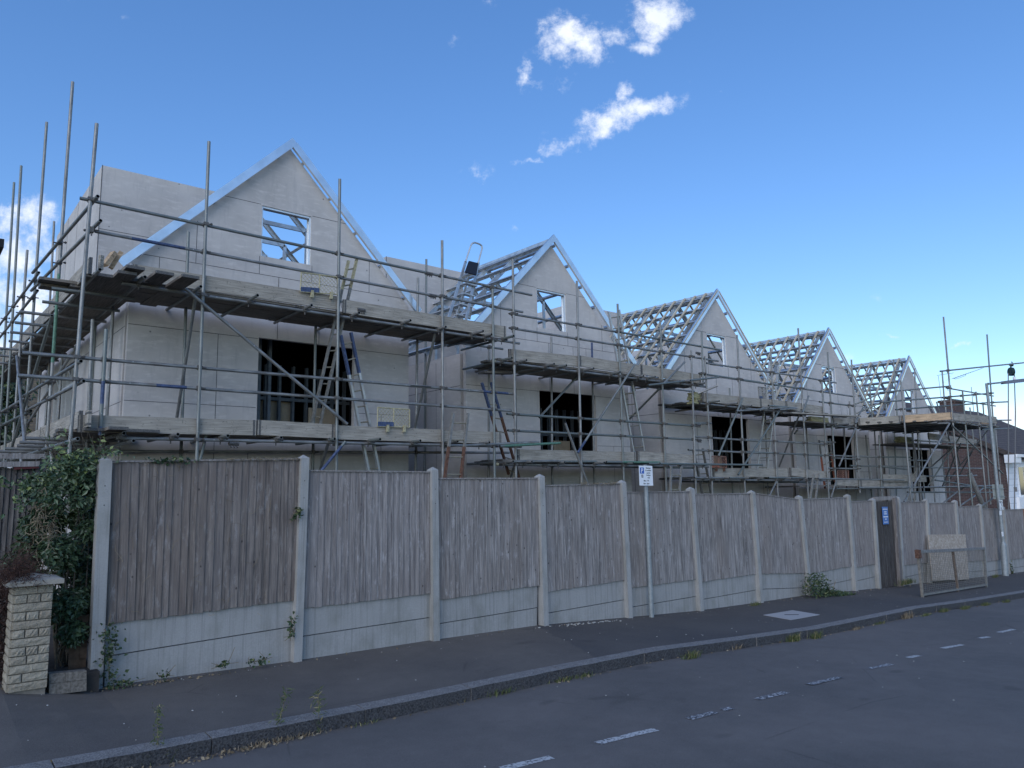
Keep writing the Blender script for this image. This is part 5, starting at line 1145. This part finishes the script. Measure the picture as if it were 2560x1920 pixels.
def leafs(b, centre_fn, n, size, rr, droop=.0, asp=.42, shade_fn=None, out_dir=None):
    for _ in range(n):
        c = centre_fn(rr)
        if c is None: continue
        c = Vector(c); s_ = size*rr.uniform(.6, 1.35); d_ = Vector((rr.gauss(0, 1), rr.gauss(-.5, 1), rr.gauss(-droop, .8))).normalized(); nrm_ = Vector((rr.gauss(0, .7), rr.gauss(-1, .7), rr.gauss(.6, .7))).normalized()
        sd_ = d_.cross(nrm_)
        if sd_.length < .1: continue
        sd_.normalize(); nn_ = sd_.cross(d_)
        b.shade = shade_fn(rr, c) if shade_fn else rr.random()
        w_ = s_*asp*.5
        b.add([c, c+d_*s_*.45-sd_*w_+nn_*w_*.35, c+d_*s_, c+d_*s_*.45+sd_*w_+nn_*w_*.35, c+d_*s_*.5], [(0, 1, 4), (1, 2, 4), (2, 3, 4), (3, 0, 4)])
rr = random.Random(21)
# hedge: clumps read from its outline, each at its own depth
hg = thing('hedge', W(120, 1480, 8.9), 'dark glossy evergreen hedge between the stone pier and the first concrete post', 'hedge')
cl = []
HO = [(985, 150, 200), (1000, 120, 212), (1020, 60, 206), (1050, 38, 206), (1080, 30, 206), (1120, 22, 204), (1160, 20, 202), (1200, 30, 201), (1240, 60, 200), (1270, 100, 200), (1300, 112, 197), (1330, 112, 193), (1350, 120, 188)]
for i in range(45):
    j = rr.random()*(len(HO)-1); k_ = int(j); f_ = j-k_; v = HO[k_][0]*(1-f_)+HO[k_+1][0]*f_; ul = HO[k_][1]*(1-f_)+HO[k_+1][1]*f_; ur = HO[k_][2]*(1-f_)+HO[k_+1][2]*f_
    cl.append((W(rr.uniform(ul+14, ur-4), v+rr.uniform(14, 30), rr.uniform(8.55, 9.5)), rr.uniform(.10, .2)))
cl = [c for c in cl if not (c[0].x/c[0].y > .182 and c[0].z > .17)]
for i in range(45): cl.append((W(rr.uniform(180, 212), rr.uniform(1025, 1330), rr.uniform(9.1, 9.9)), .17))
def hc(r):
    c, s_ = r.choice(cl); v = Vector((r.gauss(0, 1), r.gauss(0, 1), r.gauss(0, 1))).normalized()*s_*r.uniform(.55, 1.0); p = c+v
    return p if p.x < .1945*p.y else None
topz = W(100, 1030, 8.8).z
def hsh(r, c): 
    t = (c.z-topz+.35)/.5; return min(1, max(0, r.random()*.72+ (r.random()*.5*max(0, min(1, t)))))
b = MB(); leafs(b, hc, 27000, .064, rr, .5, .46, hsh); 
# leggy shoots on top
for i in range(22):
    a_ = W(rr.uniform(95, 215), rr.uniform(1000, 1020), rr.uniform(8.5, 9)); e = a_+Vector((rr.uniform(-.15, .15), rr.uniform(-.1, .1), rr.uniform(.12, .36)))
    leafs(b, lambda r: a_.lerp(e, r.random()), 9, .06, rr, -.2, .5, lambda r, c: r.uniform(.6, 1))
for i in range(10):
    a_ = W(rr.uniform(30, 70), rr.uniform(1030, 1110), rr.uniform(8.5, 8.8)); e = a_+Vector((rr.uniform(-.3, -.05), rr.uniform(-.1, .1), rr.uniform(-.05, .15)))
    leafs(b, lambda r: a_.lerp(e, r.random()), 8, .06, rr, -.2, .5, lambda r, c: r.uniform(.6, 1))
# foliage spilling over the post top
p_ = W(232, 985, 8.42); leafs(b, lambda r: p_+Vector((r.gauss(.02, .09), r.gauss(0, .05), r.gauss(.03, .03))), 55, .042, rr, 0, .6, lambda r, c: r.uniform(.55, 1))
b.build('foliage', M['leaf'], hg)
b = MB()
for i in range(46):
    p = W(rr.uniform(120, 180), rr.uniform(1440, 1460), rr.uniform(8.7, 9.3)); pts = [p]
    tgt = rr.choice(cl)[0]
    for k_ in range(1, 5): pts.append(p.lerp(tgt, k_/4)+Vector((rr.gauss(0, .04), rr.gauss(0, .04), rr.gauss(0, .03))))
    b.path(pts, .012, 5, .003)
for i in range(26):
    a_ = W(rr.uniform(95, 225), rr.uniform(985, 1005), rr.uniform(8.5, 9)); e = a_+Vector((rr.uniform(-.2, .2), 0, rr.uniform(.1, .38))); b.path([a_, a_.lerp(e, .5)+Vector((.02, 0, 0)), e], .004, 4, .0015)
b.build('branches', mat('hedge_twigs', plain((.10, .085, .065), .3, 30), .9), hg)['kind'] = 'stuff'
if 1: b = MB()     # bare dry tangle in the middle of the hedge
for i in range(110):
    a_ = W(rr.gauss(96, 12), rr.gauss(1125, 26), rr.uniform(8.5, 8.65)); pts = [a_]
    for k_ in range(4): pts.append(pts[-1]+Vector((rr.gauss(0, .025), rr.gauss(0, .02), rr.gauss(-.015, .025))))
    b.shade = rr.random(); b.path(pts, .0045, 4, .002)
o_ = b.build('dry_twigs', M['dry'], hg); o_['kind'] = 'stuff'
# dark earth and dead leaves below it
b = MB(); b.box(W(110, 1450, 8.9).x-.1, W(187, 1450, 8.9).x, 8.3, 10.3, -2.3, W(140, 1452, 8.5).z); struct(b.build('earth_bank', M['soil'], origin=(1, 9, -2)))
bf = thing('broken_fence_boards', W(175, 1440, 8.7), 'dark brown splintered boards behind the first concrete post', 'boards')
b = MB()
for (u0, v0, u1, v1, w_) in ((176, 1330, 172, 1452, .10), (184, 1328, 179, 1422, .06), (162, 1340, 158, 1454, .09)): b.beam(W(u0, v0, 8.66), W(u1, v1, 8.6), .02, w_, (1, 0, 0))
b.build('boards', mat('raw_brown_wood', plain((.10, .065, .042), .4, 12), .9), bf)
# red-brown heather above the pier
ht = thing('heather_bush', W(40, 1262, 8.35), 'red-brown wispy heather bush spilling over the stone pier cap', 'shrub')
b = MB()
for i in range(2600):
    t = rr.random(); u = rr.gauss(38, 30); v = 1262-abs(rr.gauss(0, 30))+abs(u-45)*.25
    if u > 108: continue
    a_ = W(max(-40, u), min(1268, max(1160, v)), rr.uniform(8.05, 8.75)); d_ = Vector((rr.gauss(0, .8), rr.gauss(-.3, .6), rr.gauss(.25, .7))).normalized()*rr.uniform(.05, .15); s_ = d_.cross(Vector((rr.gauss(0, 1), rr.gauss(0, 1), rr.gauss(0, 1)))).normalized()*.0028; b.shade = rr.random(); b.add([a_-s_, a_+s_, a_+d_], [(0, 1, 2)])
for i in range(2000):   # darker body left of the pier
    a_ = W(rr.uniform(-60, 28), rr.uniform(1265, 1470), rr.uniform(8.4, 9.2)); d_ = Vector((rr.gauss(0, 1), rr.gauss(-.3, 1), rr.gauss(0, 1))).normalized()*rr.uniform(.06, .18); s_ = d_.cross(Vector((rr.gauss(0, 1), rr.gauss(0, 1), rr.gauss(0, 1)))).normalized()*.006; b.shade = rr.random()*.5; b.add([a_-s_, a_+s_, a_+d_], [(0, 1, 2)])
b.build('twigs', M['heather'], ht)
# tree far left behind the site
tre = thing('tree', W(5, 1000, 24), 'dark bushy tree behind the scaffold return at the left edge', 'tree')
b = MB(); tc_ = [(W(rr.uniform(-40, 42), rr.uniform(785, 940), rr.uniform(23, 26)), rr.uniform(.4, .8)) for _ in range(26)]
leafs(b, lambda r: (lambda c: c[0]+Vector((r.gauss(0, 1), r.gauss(0, 1), r.gauss(0, 1))).normalized()*c[1]*r.uniform(.5, 1))(r.choice(tc_)), 5200, .16, rr, .1, .5); b.build('crown', M['leaf'], tre)
b = MB(); p_ = W(0, 1000, 24.5); b.cyl((p_.x, 24.5, -2.5), (p_.x, 24.5, 1.5), .2, 8, .1)
for c in tc_[:10]: b.path([(p_.x, 24.5, .8), c[0]], .06, 5, .02)
b.build('trunk', M['bark'], tre)

# ------------------------------------------------------------------ ivy and weeds
def plant(name, label, pts, n, size, m, cat, sp=(.08, .02, .06), asp=.75, stems=True, group=None):
    q = [p if isinstance(p, Vector) else W(*p) for p in pts]; t = thing(name, q[-1], label, cat, group); b = MB()
    leafs(b, lambda r: (lambda k_: q[k_].lerp(q[min(len(q)-1, k_+1)], r.random())+Vector((r.gauss(0, sp[0]), -abs(r.gauss(0, sp[1])), r.gauss(0, sp[2]))))(r.randrange(max(1, len(q)-1))), n, size, rr, .2, asp); b.build('leaves', m, t)
    if stems:
        b = MB(); b.path([Vector(p)+Vector((rr.gauss(0, .01), 0, 0)) for p in q], .006, 4)
        for i in range(8): a_ = rr.choice(q); b.path([a_, a_+Vector((rr.gauss(0, .06), -.01, rr.gauss(0, .06)))], .003, 4)
        b.build('stems', M['dry'], t)
    return t
Yf = 8.43
plant('ivy', 'ivy strand climbing the lower right side of the first concrete post', [(232, 1358, Yf), (238, 1385, Yf), (234, 1410, Yf), (236, 1440, Yf), (235, 1468, Yf)], 150, .042, M['ivy'], 'ivy', (.05, .02, .05))
plant('ivy', 'dry ivy tuft at the foot of the fence beside the first post', [(245, 1474, 8.35), (262, 1474, 8.35), (280, 1473, 8.35)], 60, .036, M['ivy'], 'ivy', (.06, .03, .02))
plant('ivy', 'small ivy sprig at the pavement edge left of the middle of the first panel', [(345, 1461, 8.38), (357, 1460, 8.38)], 22, .035, M['ivy'], 'ivy', (.03, .02, .02))
plant('ivy', 'low ivy tuft under the first panel, centre', [(470, 1437, 8.38), (492, 1434, 8.38)], 30, .038, M['ivy'], 'ivy', (.03, .02, .02))
plant('ivy', 'low ivy tuft under the first panel near the second post', [(535, 1432, 8.38), (575, 1424, 8.38)], 42, .035, M['ivy'], 'ivy', (.03, .02, .02))
plant('ivy', 'small ivy sprig on the left edge of the second post, halfway up', [(641, 1100, Yf), (637, 1120, Yf)], 30, .05, M['ivy'], 'ivy', (.03, .02, .03))
plant('ivy', 'ivy strand hanging low on the left edge of the second post', [(630, 1335, Yf), (629, 1355, Yf), (627, 1375, Yf)], 40, .045, M['ivy'], 'ivy', (.02, .02, .03))
plant('ivy', 'creeper with green leaves along the top of the first fence panel', [(330, 995, Yf+.05), (372, 993, Yf+.05), (400, 994, Yf+.05)], 60, .045, M['ivy'], 'ivy', (.06, .02, .015))
# thin bare creeper stems on the first panel
cr = thing('bare_creeper', W(400, 1200, 8.46), 'thin bare creeper stems clinging to the first fence panel', 'creeper'); b = MB()
for i in range(42):
    a_ = W(rr.uniform(250, 630), rr.uniform(1005, 1330), 8.468); pts = [a_]; dr = Vector((rr.gauss(0, 1), 0, rr.gauss(0, 1))).normalized()
    for k_ in range(rr.randrange(2, 5)): dr = (dr+Vector((rr.gauss(0, .4), 0, rr.gauss(0, .4)))).normalized(); pts.append(pts[-1]+dr*rr.uniform(.02, .06))
    b.shade = rr.random(); b.path(pts, .003, 4, .0012)
for i in range(60):     # dry tangle on the caps
    a_ = W(rr.uniform(480, 655), 993+rr.gauss(0, 1.5), 8.46); b.path([a_, a_+Vector((rr.gauss(0, .06), rr.gauss(0, .02), abs(rr.gauss(0, .015))))], .0025, 4)
for i in range(60):
    a_ = W(rr.uniform(1255, 1330), 1045+rr.gauss(0, 1.2), 8.46); b.path([a_, a_+Vector((rr.gauss(0, .07), rr.gauss(0, .02), abs(rr.gauss(0, .02))))], .0025, 4)
b.build('stems', M['dry'], cr)
# big weed by the eighth post
p0_ = hit(1800, 1284, zpave); q = [W(u, v, 8.34) for u, v in ((1752, 1262), (1760, 1278), (1790, 1281), (1825, 1283))]
wd = thing('weed_clump', q[1], 'large dark green weed spreading at the fence foot beyond the parking sign', 'weed'); b = MB()
leafs(b, lambda r: (lambda s_: W(1740+88*s_, 1284, 8.3)+Vector((r.gauss(0, .06), r.uniform(-.25, .1), r.uniform(-.04, .34*math.exp(-((s_-.2)/.2)**2)+.10*(1-s_)+.03))))(r.random()), 1500, .06, rr, .1, .5); b.build('leaves', M['ivy'], wd)
b = MB()
for i in range(14): a_ = W(rr.uniform(1745, 1800), 1284, 8.3); b.path([a_, a_+Vector((rr.gauss(0, .1), rr.gauss(0, .05), rr.uniform(.1, .35)))], .005, 4, .002)
b.build('stems', M['dry'], wd)
def tuft(label, u, v, n, h, m='weedleaf', fy=None, spread=.09):
    base = hit(u, v, zroad) if fy is None else W(u, v, fy); t = thing('weed', base, label, 'weed', 'weeds along the kerb and fence'); b = MB()
    for i in range(n):
        a_ = base+Vector((rr.gauss(0, spread), rr.gauss(0, .025), 0)); e = Vector((rr.gauss(0, .35), rr.gauss(0, .3), 1)).normalized()*h*rr.uniform(.4, 1.1); s_ = Vector((rr.uniform(-1, 1), rr.uniform(-1, 1), 0)).normalized()*.0035; b.shade = rr.random(); mid = a_+e*.55; tip = a_+e+Vector((e.x, e.y, -abs(e.z)*.25))*.6
        b.add([a_-s_, a_+s_, mid+s_*.8, mid-s_*.8, tip], [(0, 1, 2, 3), (3, 2, 4)])
    b.build('blades', M[m], t); return t
tuft('green grass tuft in the gutter at the bottom left corner of the road', 340, 1650, 150, .16); 
def tall(label, u, v, h, lean):
    base = hit(u, v, zroad); t = thing('weed', base, label, 'weed', 'weeds along the kerb and fence'); b = MB(); tip = base+Vector((lean, .02, h)); b.path([base, base.lerp(tip, .5)+Vector((lean*.1, 0, 0)), tip], .004, 4, .0015); b.build('stem', M['dry'], t)
    b = MB(); leafs(b, lambda r: base.lerp(tip, r.random()**.7)+Vector((r.gauss(0, .02), r.gauss(0, .02), 0)), 110, .05, rr, 0, .16); b.build('leaves', M['weedleaf'], t)
tall('tall slender weed rising from the gutter at the kerb, leftmost', 342, 1648, .42, -.02)
tall('feathery green weed leaning over the kerb top', 590, 1600, .40, .12); tall('thin upright weed against the kerb stone, right of the feathery one', 690, 1583, .36, -.01)
kw = [(560, 1612, 50, .07, 'dry'), (620, 1600, 60, .06, 'dry'), (655, 1592, 40, .05, 'dry'), (790, 1566, 30, .05, 'weedleaf'), (835, 1548, 70, .05, 'weedleaf'), (900, 1534, 40, .08, 'weedleaf'), (985, 1518, 60, .07, 'weedleaf'), (1000, 1516, 30, .06, 'dry'),
      (1083, 1500, 70, .09, 'weedleaf'), (1215, 1472, 80, .07, 'weedleaf'), (1265, 1463, 60, .07, 'weedleaf'), (1495, 1422, 120, .13, 'weedleaf'), (1590, 1402, 130, .11, 'dry'), (1715, 1385, 200, .16, 'weedleaf'), (1765, 1379, 150, .14, 'weedleaf'), (1960, 1336, 120, .16, 'dry'),
      (1850, 1360, 80, .06, 'dry'), (2040, 1322, 160, .10, 'weedleaf'), (2085, 1316, 160, .10, 'weedleaf'), (2130, 1308, 160, .09, 'weedleaf'), (2175, 1301, 120, .09, 'weedleaf'), (1900, 1348, 90, .06, 'weedleaf'), (2000, 1330, 90, .07, 'weedleaf')]
nm = ['first', 'second', 'third', 'fourth', 'fifth', 'sixth', 'seventh', 'eighth', 'ninth', 'tenth', 'eleventh', 'twelfth', 'thirteenth', 'fourteenth', 'fifteenth', 'sixteenth', 'seventeenth', 'eighteenth', 'nineteenth', 'twentieth', 'twenty-first', 'twenty-second', 'twenty-third']
for i, (u, v, n, h, m) in enumerate(sorted(kw)): tuft('%s low weed tuft in the gutter, counting from the left' % nm[i], u, v, n, h, m)
tuft('dry weed tuft at the foot of the post before the big weed', 1632, 1310, 120, .12, 'weedleaf', 8.32); tuft('leafy weed beside the gate post foot', 1960, 1262, 220, .2, 'weedleaf', 8.3, .2); tuft('weed tuft left of the lamp column base', 2150, 1247, 120, .12, 'weedleaf', 8.2)
plant('ivy', 'ivy strand on the fence right of the lamp column', [(2182, 1218, Yf), (2184, 1235, Yf), (2186, 1246, Yf)], 80, .05, M['ivy'], 'ivy', (.05, .02, .05))
# fallen leaves and grit
b = MB(); 
for i in range(380):
    u = rr.uniform(0, 2212); f_ = rr.random(); xx = rr.uniform(-1, 30); yy = rr.choice((rr.uniform(KY, FY), rr.uniform(2.5, KY-.2), 8.4-abs(rr.gauss(0, .05)))); zz = zpave(xx, yy) if yy > KY else zroad(xx, yy); s_ = rr.uniform(.002, .006)
    b.shade = rr.random(); b.box(xx-s_, xx+s_, yy-s_, yy+s_, zz, zz+s_)
for i in range(45):
    xx = 8.2+rr.gauss(0, .4); yy = 8.36-abs(rr.gauss(0, .05)); s_ = rr.uniform(.004, .012); zz = zpave(xx, yy); b.box(xx-s_, xx+s_, yy-s_, yy+s_, zz, zz+s_)
stuff(b.build('grit', M['grit'], origin=(5, 7, -2)), 'scattered pale grit on the pavement and road', 'grit')
b = MB()
leafs(b, lambda r: (lambda xx: (xx, KY-.17-abs(r.gauss(0, .04)), zroad(xx, KY-.2)+.012))(r.choice((r.gauss(2.3, .3), r.gauss(1.3, .2), r.uniform(0, 26)))), 420, .035, rr, 0, .6)
leafs(b, lambda r: (lambda xx: (xx, 8.38-abs(r.gauss(0, .04)), zpave(xx, 8.4)+.01))(r.choice((r.gauss(2.2, .35), r.uniform(1.7, 24), r.gauss(.9, .4)))), 260, .03, rr, 0, .6)
stuff(b.build('leaf_litter', M['dry'], origin=(5, 7, -2)), 'small dead leaves gathered along the gutter and fence foot', 'leaf litter')

for o in bpy.data.objects:
    for k_ in ('_o', '_e'):
        if k_ in o: del o[k_]
S.render.resolution_x = 1024; S.render.resolution_y = 768
